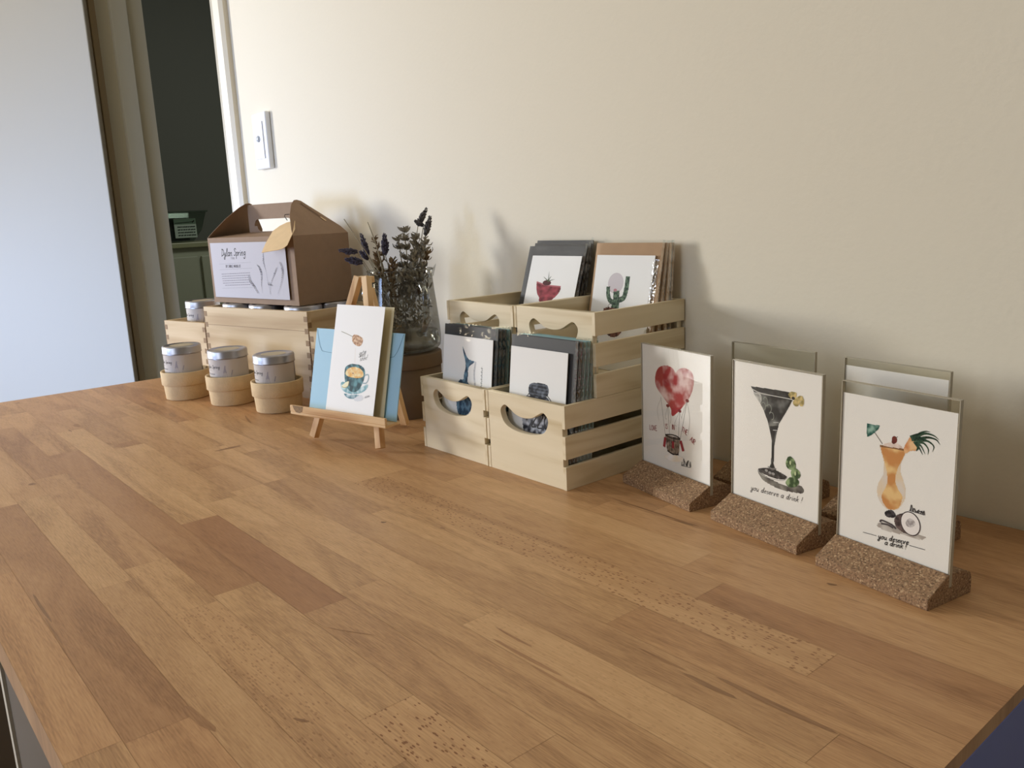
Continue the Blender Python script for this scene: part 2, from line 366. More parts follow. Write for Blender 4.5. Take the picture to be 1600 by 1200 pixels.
GLYPH = {
 'a': [[(.45,.42),(.25,.5),(.05,.3),(.08,.05),(.28,.02),(.45,.3),(.45,.5),(.44,.1),(.55,0)]],
 'c': [[(.42,.42),(.25,.5),(.06,.28),(.15,.03),(.42,.08)]],
 'd': [[(.42,.42),(.22,.48),(.04,.25),(.12,.03),(.35,.1),(.48,.95),(.44,.1),(.56,0)]],
 'e': [[(.06,.25),(.38,.32),(.34,.48),(.15,.45),(.06,.2),(.2,0),(.45,.1)]],
 'g': [[(.42,.42),(.22,.48),(.06,.25),(.2,.05),(.4,.25),(.44,.48),(.4,-.3),(.2,-.42),(.05,-.25)]],
 'h': [[(.05,0),(.1,.98)],[(.07,.3),(.25,.48),(.38,.38),(.38,.05),(.5,0)]],
 'i': [[(.08,.48),(.1,.05),(.22,0)],[(.12,.66),(.13,.7)]],
 'k': [[(.05,0),(.1,.98)],[(.4,.5),(.08,.22),(.25,.22),(.42,0)]],
 'l': [[(.05,.1),(.25,.95),(.12,.95),(.08,.1),(.25,0)]],
 'n': [[(.04,.45),(.06,0)],[(.06,.25),(.22,.48),(.36,.4),(.36,.05),(.48,0)]],
 'o': [[(.25,.5),(.05,.3),(.12,.02),(.35,.05),(.42,.32),(.25,.5),(.5,.42)]],
 'p': [[(.05,.48),(.08,-.42)],[(.07,.3),(.25,.5),(.42,.3),(.3,.03),(.08,.1)]],
 'r': [[(.04,.45),(.07,0)],[(.06,.25),(.2,.48),(.34,.42)]],
 's': [[(.34,.44),(.15,.48),(.08,.34),(.3,.2),(.28,.02),(.04,.04)]],
 't': [[(.15,.85),(.12,.08),(.28,0)],[(.0,.55),(.32,.58)]],
 'u': [[(.04,.48),(.06,.08),(.22,0),(.38,.2),(.4,.48),(.4,.06),(.52,0)]],
 'v': [[(.04,.48),(.18,0),(.36,.45),(.5,.42)]],
 'w': [[(.03,.48),(.14,0),(.28,.4),(.4,0),(.56,.48)]],
 'y': [[(.04,.48),(.1,.15),(.3,.15),(.42,.48)],[(.42,.48),(.3,-.35),(.08,-.4),(.1,-.15),(.5,.05)]],
 'D': [[(.1,0),(.16,1)],[(.0,.95),(.5,.8),(.55,.25),(.05,0)]],
 'S': [[(.5,.85),(.3,1),(.1,.8),(.4,.45),(.35,.05),(.02,.1)]],
 'L': [[(.05,1),(.05,0),(.45,.02)]], 'O': [[(.3,1),(.05,.6),(.15,.05),(.5,.05),(.58,.6),(.3,1)]],
 'V': [[(.02,1),(.25,0),(.5,1)]], 'E': [[(.45,1),(.06,.97),(.06,0),(.48,.02)],[(.06,.5),(.38,.52)]],
 'I': [[(.1,1),(.1,0)]], 'N': [[(.05,0),(.05,1),(.5,0),(.5,1)]], 'T': [[(0,1),(.5,1)],[(.25,1),(.25,0)]],
 'H': [[(.05,1),(.05,0)],[(.48,1),(.48,0)],[(.05,.5),(.48,.5)]], 'A': [[(0,0),(.25,1),(.5,0)],[(.1,.4),(.4,.4)]],
 'R': [[(.05,0),(.05,1),(.4,.9),(.4,.6),(.05,.5),(.48,0)]], 'C': [[(.48,.85),(.25,1),(.04,.6),(.15,.05),(.5,.12)]],
 'M': [[(.02,0),(.06,1),(.3,.3),(.54,1),(.58,0)]], 'K': [[(.05,1),(.05,0)],[(.45,1),(.06,.45),(.48,0)]],
 'G': [[(.48,.85),(.25,1),(.04,.6),(.15,.05),(.48,.1),(.48,.45),(.28,.45)]], 'Y': [[(0,1),(.25,.5),(.5,1)],[(.25,.5),(.25,0)]],
 'U': [[(.05,1),(.08,.1),(.28,0),(.46,.1),(.48,1)]],
 '2': [[(.05,.8),(.25,1),(.45,.75),(.05,0),(.5,0)]], '0': [[(.28,1),(.05,.5),(.28,0),(.5,.5),(.28,1)]],
 '!': [[(.12,1),(.08,.3)],[(.06,.08),(.07,.02)]], '.': [[(.05,.04),(.07,0)]], "'": [[(.05,1),(.03,.8)]],
}
class Art:
    """a sheet w x h in metres standing in local XZ, front face towards -Y, with ink faces just above it"""
    def __init__(s, w, h, paper=rgb(246, 245, 243), thick=.0008, back=None):
        s.w, s.h = w, h; s.v = []; s.f = []; s.c = []; s.L = 0
        p = paper; b = back or paper
        s.v = [(0, 0, 0), (w, 0, 0), (w, 0, h), (0, 0, h), (0, thick, 0), (w, thick, 0), (w, thick, h), (0, thick, h)]
        s.f = [(0, 1, 2, 3), (5, 4, 7, 6), (1, 5, 6, 2), (4, 0, 3, 7), (3, 2, 6, 7), (4, 5, 1, 0)]
        s.c = [[p]*4, [b]*4]+[[p]*4]*4
    def face(s, pts, col, lay=None):
        y = -.00001*(lay if lay is not None else s.L)-.00003
        n = len(s.v); s.v += [(u, y, v) for u, v in pts]; s.f.append(tuple(range(n, n+len(pts))))
        s.c.append(col if isinstance(col, list) else [col]*len(pts))
    def poly(s, pts, col):
        s.L += 1
        a = sum(pts[i][0]*pts[(i+1) % len(pts)][1]-pts[(i+1) % len(pts)][0]*pts[i][1] for i in range(len(pts)))
        s.face(pts if a > 0 else pts[::-1], col)
    def ell(s, c, rx, ry, col, n=20, rot=0):
        ca, sa = math.cos(rot), math.sin(rot)
        s.poly([(c[0]+rx*math.cos(t)*ca-ry*math.sin(t)*sa, c[1]+rx*math.cos(t)*sa+ry*math.sin(t)*ca) for t in [2*PI*k/n for k in range(n)]], col)
    def stroke(s, pts, w, col, smooth=True, taper=False, lift=True):
        if lift: s.L += 1
        if smooth and len(pts) > 2: pts = smooth_line(pts, 4)
        n = len(pts)
        for i in range(n-1):
            a, b = np.array(pts[i], float), np.array(pts[i+1], float); t = b-a; l = np.hypot(*t)
            if l < 1e-7: continue
            t /= l; nn = np.array([-t[1], t[0]])
            wa = w*(1-i/n) if taper else w; wb = w*(1-(i+1)/n) if taper else w
            a2 = a-t*w*.25; b2 = b+t*w*.25
            s.face([tuple(a2-nn*wa/2), tuple(b2-nn*wb/2), tuple(b2+nn*wb/2), tuple(a2+nn*wa/2)], col)
    def raster(s, poly, fn, cell=.0006):
        s.L += 1
        xs = [p[0] for p in poly]; ys = [p[1] for p in poly]
        nx = int((max(xs)-min(xs))/cell)+1; ny = int((max(ys)-min(ys))/cell)+1
        for i in range(nx):
            for j in range(ny):
                u = min(xs)+i*cell; v = min(ys)+j*cell
                if inside((u+cell/2, v+cell/2), poly):
                    q = [(u, v), (u+cell, v), (u+cell, v+cell), (u, v+cell)]
                    s.face(q, [fn(*p) for p in q])
    def text(s, txt, x, y, size, col, width=.0003, ang=0, slant=.2, gap=1.0, mapf=None, sx=1.0):
        s.L += 1; ca, sa = math.cos(ang), math.sin(ang); cx = 0
        for ch in txt:
            if ch == ' ': cx += .4*size*gap*sx; continue
            g = GLYPH.get(ch, GLYPH['o']); mw = max(p[0] for st in g for p in st)
            for st in g:
                pts = []
                for px, py in st:
                    a = cx+(px*sx+py*slant)*size; b = py*size
                    P = (x+a*ca-b*sa, y+a*sa+b*ca); pts.append(mapf(P) if mapf else P)
                s.stroke(pts, width, col, smooth=len(pts) > 3, lift=False)
            cx += (mw*sx+.1*gap)*size
        return cx
    def build(s, name, parent=None, loc=(0, 0, 0), rot=(0, 0, 0), m='print'):
        me = bpy.data.meshes.new(name); me.from_pydata(s.v, [], s.f)
        at = me.color_attributes.new('Col', 'FLOAT_COLOR', 'CORNER')
        arr = np.ones((len(at.data), 4), np.float32); k = 0
        for p, c in zip(me.polygons, s.c):
            for i in range(p.loop_total): arr[k, :3] = c[i]; k += 1
        at.data.foreach_set('color', arr.ravel())
        return link(name, me, m, parent, loc, rot)
def scribble(A, x, y, w, h, col, wd, seed=1, f=None, ang=0):
    """an illegible signature"""
    R = random.Random(seed); pts = []
    n = 17
    for i in range(n):
        u = i/(n-1)*w; v = (h if i % 2 else 0)*R.uniform(.2, 1.2)-h*.5
        P = (x+u*math.cos(ang)-v*math.sin(ang)+R.uniform(-.1, .1)*w, y+u*math.sin(ang)+v*math.cos(ang)); pts.append(f(P) if f else P)
    A.stroke(pts, wd, col)
    P = [(x, y-h*.6), (x+w, y-h*.6+w*math.tan(ang))]; A.stroke([f(p) if f else p for p in P], wd, col)
INK = rgb(40, 38, 40)

# ================================================================== SETTING
def struct(o): o['kind'] = 'structure'; return o
WY = .770
def S_box(name, m, *b, bevel=0):
    q = MB(); q.box(*b); o = q.build(name, m, loc=(0, 0, T), bevel=bevel); return struct(o)
# coordinates below are relative to the worktop surface (z = 0 there)
S_box('wall_back', 'wall', -1.87, 1.6, WY, WY+.13, -T, 1.8)
S_box('wall_back_over_door', 'wall', -2.815, -1.87, WY, WY+.13, 1.4, 1.8)
S_box('wall_back_beyond_door', 'wall', -5.2, -2.815, WY, WY+.13, -T, 1.8)
S_box('floor', 'floor', -5.2, 1.6, -3.0, 3.2, -T-.05, -T)
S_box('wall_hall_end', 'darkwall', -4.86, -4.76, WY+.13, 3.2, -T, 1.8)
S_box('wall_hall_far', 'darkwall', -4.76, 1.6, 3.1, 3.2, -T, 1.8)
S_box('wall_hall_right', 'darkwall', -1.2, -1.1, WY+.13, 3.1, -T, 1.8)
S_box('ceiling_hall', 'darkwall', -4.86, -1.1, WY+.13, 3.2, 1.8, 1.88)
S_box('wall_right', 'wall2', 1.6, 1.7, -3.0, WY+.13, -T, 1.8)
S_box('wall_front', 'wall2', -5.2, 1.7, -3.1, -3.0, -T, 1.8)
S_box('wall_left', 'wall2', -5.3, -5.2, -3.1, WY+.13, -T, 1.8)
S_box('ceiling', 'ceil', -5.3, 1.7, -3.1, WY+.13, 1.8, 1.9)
# architraves and jambs round the doorway
def casing(name, x0, x1, side):
    q = MB()
    w = x1-x0
    prof = [(0, 0), (0, -.010), (.15*w, -.016), (.55*w, -.018), (.62*w, -.013), (.70*w, -.013), (.78*w, -.016), (.95*w, -.012), (w, 0)]
    if side < 0: prof = [(w-p[0], p[1]) for p in prof][::-1]
    q.prism([(x0+p[0], WY+p[1]) for p in prof], -T, 1.5, 'z')
    return struct(q.build(name, 'trim', loc=(0, 0, T)))
casing('trim_1', -1.872, -1.806, -1)
casing('trim_2', -2.90, -2.815, 1)
S_box('trim_3', 'jamb', -1.872, -1.852, WY, WY+.15, -T, 1.4)         # right jamb lining
q = MB(); q.prism([(-2.815, WY-.001), (-2.797, WY-.001), (-2.797, WY+.05), (-2.785, WY+.055), (-2.785, WY+.10), (-2.797, WY+.102), (-2.797, WY+.15), (-2.815, WY+.15)], -T, 1.4, 'z')
struct(q.build('trim_4', 'jamb', loc=(0, 0, T)))
S_box('gap_shade_strip', 'gapshade', -2.812, -2.765, WY-.012, WY+.004, -T, 1.4)  # brown strip in place of the shadow gap beside the door leaf
S_box('trim_6', 'trim', -2.9, -1.806, WY-.016, WY, 1.4, 1.47)
S_box('baseboard_back', 'trim', -1.80, 1.6, WY-.014, WY, -T, -T+.12, bevel=.003)
# open door leaf
dl = thing('door_1', 'white flush door leaf standing open at the left of the doorway', 'door'); del dl['category']; del dl['label']
dl['kind'] = 'structure'; dl.location = (-2.772, WY-.02, 0); dl.rotation_euler = (0, 0, math.radians(235))
q = MB(); q.box(0, .82, -.0175, .0175, .01, 2.05); q.build('door_panel', 'door', dl, bevel=.002)
for hz in (.20, 1.85):
    q = MB(); q.tube([(0, .02, hz), (0, .02, hz+.09)], .006); q.build('hinge', 'chrome', dl)

# light switch
ls = thing('light_switch', 'white rectangular light switch plate on the wall beside the doorway', 'light switch', (-1.7175, WY, T+.402))
q = MB(); q.box(0, .066, -.012, 0, 0, .112); q.build('switch_plate', 'white', ls, bevel=.003)
q = MB(); q.box(.009, .052, -.0142, -.012, .02, .094); q.build('switch_cover', 'white', ls, bevel=.0007)
q = MB(); q.X = Matrix.Translation((.031, -.0142, .060)) @ Matrix.Rotation(PI/2, 4, 'X'); q.lathe([(0, .004), (.0050, .0038), (.0062, .0025), (.0066, 0)], 20); q.build('rocker_button', 'greyplastic', ls)

# hall cupboard and tub seen through the doorway
cb = thing('kitchen_cupboard', 'pale green cupboard with counter top in the dim room beyond the doorway', 'cupboard', (-4.755, 1.0, 0))
q = MB(); q.box(.02, .54, 0, 2.05, 0, T+.195); q.build('cupboard_body', 'cupboard', cb)
q = MB(); q.box(0, .56, -.02, 2.07, T+.195, T+.22); q.build('counter_top', 'counter', cb, bevel=.003)
for k in range(4):
    q = MB(); q.box(.54, .556, .01+k*.51, .50+k*.51, .10, T+.15); dr = q.build('cupboard_door', 'cupboard', cb, bevel=.002)
tb = thing('storage_tub', 'clear greenish plastic tub with printed label on the counter beyond the doorway', 'tub', (-4.42, 1.47, T+.22))
q = MB()
rim = [(-.16, -.24), (.09, -.24), (.09, .145), (-.16, .145)]
bot = [(-.13, -.22), (.07, -.22), (.07, .075), (-.13, .075)]
vs = [(x, y, .004) for x, y in bot]+[(x, y*.5+yy*.5+(.012 if y > 0 else 0), .06) for (x, y), (xx, yy) in zip(bot, rim)]+[(x, y, .15) for x, y in rim]
q.add(vs, [(0, 1, 2, 3)]+[(4*j+i, 4*j+(i+1) % 4, 4*j+4+(i+1) % 4, 4*j+4+i) for j in range(2) for i in range(4)])
q.build('tub_body', 'tub', tb)
q = MB(); q.box(-.165, .097, -.247, .152, .148, .156); q.build('tub_rim', 'tub', tb)
q = MB(); q.box(-.12, .062, -.22, .062, .008, .122); q.build('tub_contents', 'tubdark', tb, bevel=.006)
A = Art(.135, .096, rgb(150, 166, 152))
R = random.Random(5)
A.stroke([(.006, .074), (.11, .078)], .0035, rgb(30, 34, 32)); A.stroke([(.112, .076), (.124, .084)], .006, rgb(30, 34, 32))
for j in range(4):
    x = .02
    while x < .12:
        l = R.uniform(.006, .014); A.stroke([(x, .012+j*.014), (x+l, .013+j*.014)], .006, rgb(44, 54, 48), lift=False); x += l+R.uniform(.003, .006)
o = A.build('printed_label', tb, (.0765, -.018, .022), (0, 0, PI/2)); o.scale = (.82, 1, 1)

# ================================================================== DESK
desk = thing('desk', 'long beech butcher-block desk standing against the cream wall', 'desk', (0, 0, 0))
X0, X1, Y0, Y1 = -1.692, -.1515, .0635, .766
rows = [.0635, .095, .136, .168, .205, .243, .280, .318, .356, .392, .430, .468, .503, .546, .581, .615, .652, .690, .728, .766]
# per row: breaks along X with (end x, tone, fleck, red)
K = {0: [(-1.35, .92, 0, .3), (-.81, .90, 0, .5), (-.48, 1.06, 0, .45), (X1, .98, 0, .2)],
 1: [(-1.42, .97, 0, .4), (-1.02, 1.0, 0, .2), (-.476, .84, .1, .65), (X1, 1.02, .1, .5)],
 2: [(-1.30, .93, 0, .5), (-1.03, .98, 0, .3), (-.713, 1.0, .1, 0), (-.22, .93, .15, .2), (X1, 1, 0, 0)],
 3: [(-1.45, 1.0, 0, .3), (-1.107, .87, 0, .6), (-.74, .97, 0, .35), (-.62, 1.03, .2, .1), (-.35, 1.0, .45, .15), (X1, .95, .35, .1)],
 4: [(-1.56, .98, 0, .4), (-1.215, 1.03, 0, .3), (-.63, .84, .1, .7), (-.40, 1.02, .15, -.0), (X1, 1.05, .95, .15)],
 5: [(-1.35, .96, 0, .5), (-.815, 1.03, .1, 0), (-.549, .79, 0, .9), (-.31, .98, .15, .25), (X1, .97, 0, .2)],
 6: [(-1.52, 1.02, 0, .5), (-1.18, .98, 0, .3), (-.86, 1.0, .05, .1), (-.56, 1.0, .1, .05), (X1, 1.0, .1, .15)],
 7: [(-1.38, .92, 0, .5), (-.99, .96, 0, .35), (-.878, .93, 0, .3), (-.45, 1.04, .15, 0), (X1, 1.03, .2, .1)],
 8: [(-1.48, 1.03, 0, .4), (-1.08, 1.0, 0, .2), (-.878, 1.05, 0, .1), (-.202, .91, .12, .25), (X1, 1.0, 0, .4)],
 9: [(-1.27, .95, 0, .6), (-1.02, 1.04, 0, .1), (-.70, 1.0, 0, .1), (-.378, 1.05, .1, 0), (X1, 1.02, .1, .35)],
 10: [(-1.45, .93, 0, .5), (-1.0, .97, 0, .2), (-.80, 1.0, 0, .15), (-.245, 1.0, .85, .2), (X1, .96, 0, .5)],
 11: [(-1.1, .92, 0, .5), (-.80, .99, 0, .2), (-.358, .96, .05, .25), (X1, .88, .05, .7)],
 12: [(-1.3, .95, 0, .5), (-1.02, .92, 0, .4), (-.727, .88, 0, .45), (-.40, 1.0, .05, .1), (X1, 1.03, 0, .3)],
 13: [(-1.2, .92, 0, .6), (-.88, .98, 0, .3), (-.55, .97, .05, .2), (X1, 1.03, 0, .25)],
 14: [(-1.4, .9, 0, .5), (-.93, .93, 0, .5), (-.50, .95, 0, .25), (X1, 1.0, .05, .35)],
 15: [(-1.2, .9, 0, .5), (-.7, .94, 0, .3), (-.35, .96, 0, .3), (X1, .93, 0, .5)],
 16: [(-1.3, .9, 0, .5), (-.8, .94, 0, .3), (X1, .92, 0, .5)], 17: [(-1.1, .9, 0, .5), (X1, .92, 0, .5)], 18: [(-.9, .92, 0, .5), (X1, .9, 0, .5)]}
q = MB(); cols = []
R = random.Random(3)
for i in range(19):
    x = X0
    for (xe, tone, fl, rd) in K[i]:
        g = .0001
        q.add([(x+g, rows[i]+g, 0), (xe-g, rows[i]+g, 0), (xe-g, rows[i+1]-g, 0), (x+g, rows[i+1]-g, 0)], [(0, 1, 2, 3)]); cols.append(((1+(tone-1)*.72)/2, fl, R.random(), rd*.75)); x = xe
q.add([(X0, Y0, -.0003), (X1, Y0, -.0003), (X1, Y1, -.0003), (X0, Y1, -.0003)], [(0, 1, 2, 3)]); cols.append((.40, 0, .5, .6))
for fy, a, b in ((Y0, X0, X1),):
    xs = [a, -1.3, -.81, -.48, b]
    for j in range(4):
        q.add([(xs[j], fy, -.025), (xs[j+1], fy, -.025), (xs[j+1], fy, 0), (xs[j], fy, 0)], [(0, 1, 2, 3)]); cols.append((.47, 0, R.random(), .3))
q.add([(X1, Y0, -.025), (X1, Y1, -.025), (X1, Y1, 0), (X1, Y0, 0)], [(0, 1, 2, 3)]); cols.append((.42, 0, .2, .3))
q.add([(X0, Y0, -.025), (X0, Y1, -.025), (X0, Y1, 0), (X0, Y0, 0)], [(3, 2, 1, 0)]); cols.append((.45, 0, .2, .3))
q.add([(X0, Y1, -.025), (X1, Y1, -.025), (X1, Y1, 0), (X0, Y1, 0)], [(3, 2, 1, 0)]); cols.append((.45, 0, .2, .3))
q.add([(X0, Y0, -.025), (X1, Y0, -.025), (X1, Y1, -.025), (X0, Y1, -.025)], [(3, 2, 1, 0)]); cols.append((.45, 0, .2, .3))
# knots and mineral streaks in the timber: (x, y, half length, half width, tone)
for (kx, ky, kl, kw, tn, an) in [(-1.454, .410, .018, .005, .72, .15), (-1.33, .406, .02, .0055, .74, -.2), (-1.39, .408, .012, .003, .8, 0), (-1.06, .391, .004, .018, .74, 0), (-1.20, .475, .03, .0016, .7, -.25),
        (-1.378, .278, .014, .004, .78, 0), (-1.66, .247, .006, .004, .75, 0), (-1.35, .262, .01, .0015, .7, 0), (-1.195, .30, .013, .016, .88, .2), (-.67, .388, .003, .0016, .45, .6), (-.615, .419, .0035, .002, .75, 0),
        (-.28, .3795, .02, .0022, .62, .0), (-.32, .383, .02, .0012, .78, .0), (-.243, .3905, .041, .0024, .68, 0), (-.299, .558, .004, .0016, .5, .3), (-.71, .0985, .035, .0012, .62, .0), (-.66, .0965, .03, .0008, .75, 0),
        (-1.09, .163, .005, .004, .72, .4), (-.385, .322, .035, .0016, .88, .02), (-.41, .333, .02, .001, .9, 0), (-.345, .318, .03, .0012, .9, .02), (-.47, .136, .02, .003, .85, .1), (-.50, .586, .06, .0010, .68, -.02), (-.46, .583, .012, .0012, .5, 0), (-.425, .18, .006, .0012, .7, .5), (-.5, .255, .02, .0007, .75, .5)]:
    n = 10; pts = []
    for j in range(n):
        t = 2*PI*j/n; a, b = kl*math.cos(t), kw*math.sin(t)*(1+.3*math.sin(3*t))
        pts.append((kx+a*math.cos(an)-b*math.sin(an), ky+a*math.sin(an)+b*math.cos(an), .00012))
    q.add(pts, [tuple(range(n))]); cols.append((tn/2, 0, R.random(), .5))
top = q.build('tabletop', 'beech', desk, loc=(0, 0, T))
ca = top.data.color_attributes.new('Stave', 'FLOAT_COLOR', 'CORNER'); arr = []
for p, c in zip(top.data.polygons, cols): arr += [c]*p.loop_total
ca.data.foreach_set('color', np.array(arr, np.float32).ravel())
q = MB(); q.box(-.985, -.185, .092, .112, .0, T-.025); q.build('front_panel', 'cabinet', desk, bevel=.001)
q = MB(); q.box(-.985-.018, -.985, .089, .75, 0, T-.025); q.build('side_panel', 'cabedge', desk)
q = MB(); q.box(-.170, -.1512, .0640, .764, 0, T-.0085); o = q.build('side_panel', 'navy', desk, bevel=.002); o['label'] = 'glossy side panel tinted navy by lens flare'
q = MB(); q.box(-.985, -.185, .74, .75, 0, T-.025); q.build('rear_panel', 'cabinet', desk)
q = MB(); q.box(-1.66, -1.60, .10, .16, 0, T-.025); q.build('leg', 'cabinet', desk)
q = MB(); q.box(-1.66, -1.60, .68, .74, 0, T-.025); q.build('leg', 'cabinet', desk)

# ================================================================== CARD CRATES
CW, CD, CH, TH = .1310, .1475, .0915, .0075
hl = smooth_loop([(.0270, .0740), (.0335, .0790), (.0410, .0762), (.052, .0705), (.0655, .0685), (.079, .0705), (.0900, .0762), (.0975, .0790), (.1040, .0740), (.1040, .0670), (.0980, .0575), (.084, .0525), (.0655, .0510), (.047, .0525), (.033, .0575), (.0270, .0670)], 3)
def crate(label, x, y, z, mats=('pinex', 'piney')):
    t = thing('card_crate', label, 'crate', (x, y, z), 0, 'slatted pine card crates')
    fm, sm = mats; S = .0045
    rows_ = ((0, .0255), (.0335, .0585), (.0665, CH))
    for yy in (0, CD-TH):
        plate('end_panel', [(S, 0), (CW-S, 0), (CW-S, CH), (S, CH)], [hl], TH, fm, t, (0, yy, 0), bevel=.0004)
    for sx in (0, CW-S):
        for a, b in rows_:
            q = MB(); q.box(sx, sx+S, -.0004, CD+.0004, a, b); q.build('side_slat', sm, t, bevel=.0004)
    q = MB(); q.box(S, CW-S, TH, CD-TH, .002, .006); q.build('base', sm, t)
    return t
XR = -.6035
crate('pale slatted pine crate at front right of the crate block, holding the mason jar card', XR-CW, .572, T)
crate('pale slatted pine crate with strong grain at front left, holding the fish tail card', XR-2*CW-.0015, .572, T)
crate('raised pine crate at the rear right, holding the cactus card in kraft', XR-CW, .620, T+.0917)
crate('raised pine crate at the rear left, holding the red bowl card', XR-2*CW-.0015, .620, T+.0917)

# ---- artwork of the sleeved cards
def art_fish():
    A = Art(.0975, .1390)
    f = homography([(230, 170), (535, 222), (500, 497), (196, 432)], .0975, .062)
    g = lambda p: (f(p)[0], f(p)[1]+.077)
    c1, c2 = rgb(44, 68, 92), rgb(104, 140, 164)
    body = [g(p) for p in smooth_loop([(343, 244), (360, 290), (378, 315), (412, 328), (385, 345), (368, 362), (362, 400), (356, 440), (358, 470), (318, 466), (330, 430), (340, 385), (352, 355), (352, 320), (345, 280)], 3)]
    A.raster(body, lambda u, v: mixc(c1, c2, .5+1.3*nz(u*160, v*120, 3)), .0007)
    low = smooth_loop([(.034, .084), (.052, .084), (.062, .070), (.064, .056), (.052, .044), (.036, .042), (.030, .060)], 4)
    A.raster(low, lambda u, v: mixc(c1, c2, .35+1.6*nz(u*220, v*160, 5)), .0009)
    A.stroke([(.066, .110), (.064, .095), (.068, .075)], .0030, rgb(214, 214, 218))
    A.stroke([(.0785, .106), (.0785, .078)], .0005, rgb(150, 156, 164))
    for k in range(12):
        A.stroke([(.077+.002*(k % 2), .104-k*.0022), (.080, .1035-k*.0022)], .0006, INK, lift=False)
    return A
def art_jar():
    A = Art(.0925, .1360)
    f = homography([(625, 235), (980, 288), (962, 610), (607, 533)], .0925, .062)
    g = lambda p: (f(p)[0], f(p)[1]+.074)
    k0, k1 = rgb(28, 30, 40), rgb(120, 128, 142)
    sh = smooth_loop([g(p) for p in ((740, 515), (712, 545), (706, 575), (790, 600), (868, 590), (862, 555), (840, 525))], 3)
    A.raster(sh, lambda u, v: mixc(k0, k1, .3+1.2*nz(u*150, v*150, 2)), .0008)
    lid = [g(p) for p in ((738, 452), (790, 446), (850, 462), (852, 520), (790, 528), (736, 510))]
    A.raster(smooth_loop(lid, 3), lambda u, v: mixc(k0, k1, .22+.25*math.sin(v*1700)+nz(u*150, v*150, 8)), .0007)
    A.stroke([g(p) for p in ((735, 500), (715, 530), (706, 560))], .001, k0); A.stroke([g(p) for p in ((845, 515), (872, 550), (886, 592))], .001, k0)
    low = smooth_loop([(.028, .082), (.068, .082), (.076, .068), (.076, .048), (.070, .038), (.034, .038), (.026, .048), (.024, .068)], 4)
    A.raster(low, lambda u, v: mixc(rgb(44, 46, 56), rgb(186, 190, 200), .4+1.5*nz(u*140, v*140, 9)), .001)
    A.text('220', .040, .050, .016, rgb(30, 32, 36), .0016, 0, .1)
    return A
def art_bowl():
    A = Art(.0925, .1410)
    f = homography([(560, 140), (862, 158), (822, 372), (495, 418)], .0925, .062)
    g = lambda p: (f(p)[0], f(p)[1]+.079)
    b = smooth_loop([g(p) for p in ((600, 292), (640, 300), (690, 302), (757, 300), (745, 335), (718, 362), (700, 380), (700, 396), (625, 398), (620, 375), (602, 350))], 3)
    A.raster(b, lambda u, v: mixc(rgb(112, 28, 40), rgb(176, 70, 82), .35+1.2*nz(u*90, v*140, 4)), .0008)
    A.stroke([g(p) for p in ((600, 292), (670, 302), (757, 300))], .0018, rgb(190, 110, 118))
    A.ell(g((672, 290)), .008, .0035, rgb(80, 26, 30))
    for pts in (((680, 282), (684, 255), (686, 232)), ((680, 280), (665, 270), (650, 260)), ((682, 282), (700, 274), (720, 268)), ((682, 280), (692, 262), (700, 255))):
        A.stroke([g(p) for p in pts], .0016, rgb(86, 96, 66), taper=True)
    return A
def art_cactus():
    A = Art(.0920, .1385)
    f = homography([(160, 278), (1062, 318), (985, 1002), (62, 1115)], .0920, .064)
    g = lambda p: (f(p)[0], f(p)[1]+.0745)
    A.ell(g((510, 700)), .0125, .0125, rgb(212, 204, 208), 28)
    gr = lambda u, v: mixc(rgb(34, 58, 46), rgb(110, 136, 110), .35+1.5*nz(u*330, v*330, 1))
    def arm(pts, w):
        P = smooth_line([g(p) for p in pts], 5); L_, R_ = [], []
        for i, p in enumerate(P):
            t = np.array(P[min(i+1, len(P)-1)])-np.array(P[max(i-1, 0)]); t /= np.hypot(*t); nn = np.array([-t[1], t[0]])
            L_.append(tuple(np.array(p)+nn*w)); R_.append(tuple(np.array(p)-nn*w))
        A.raster(L_+R_[::-1], gr, .0006)
    arm([(385, 760), (385, 880), (420, 960), (480, 980)], .0030)
    arm([(700, 590), (680, 760), (640, 890), (570, 930)], .0034)
    arm([(525, 810), (520, 940), (480, 1090)], .0048); arm([(560, 940), (535, 1090)], .0022)
    A.ell(g((505, 800)), .0028, .0018, rgb(190, 130, 140))
    A.text('c', *g((372, 1085)), .012, INK, .0005); 
    pot = smooth_loop([(.022, .074), (.058, .070), (.054, .046), (.040, .040), (.028, .048)], 4)
    A.raster(pot, lambda u, v: mixc(rgb(66, 40, 36), rgb(140, 96, 84), .4+1.4*nz(u*150, v*150, 6)), .001)
    return A
def art_blank(): return Art(.096, .138)
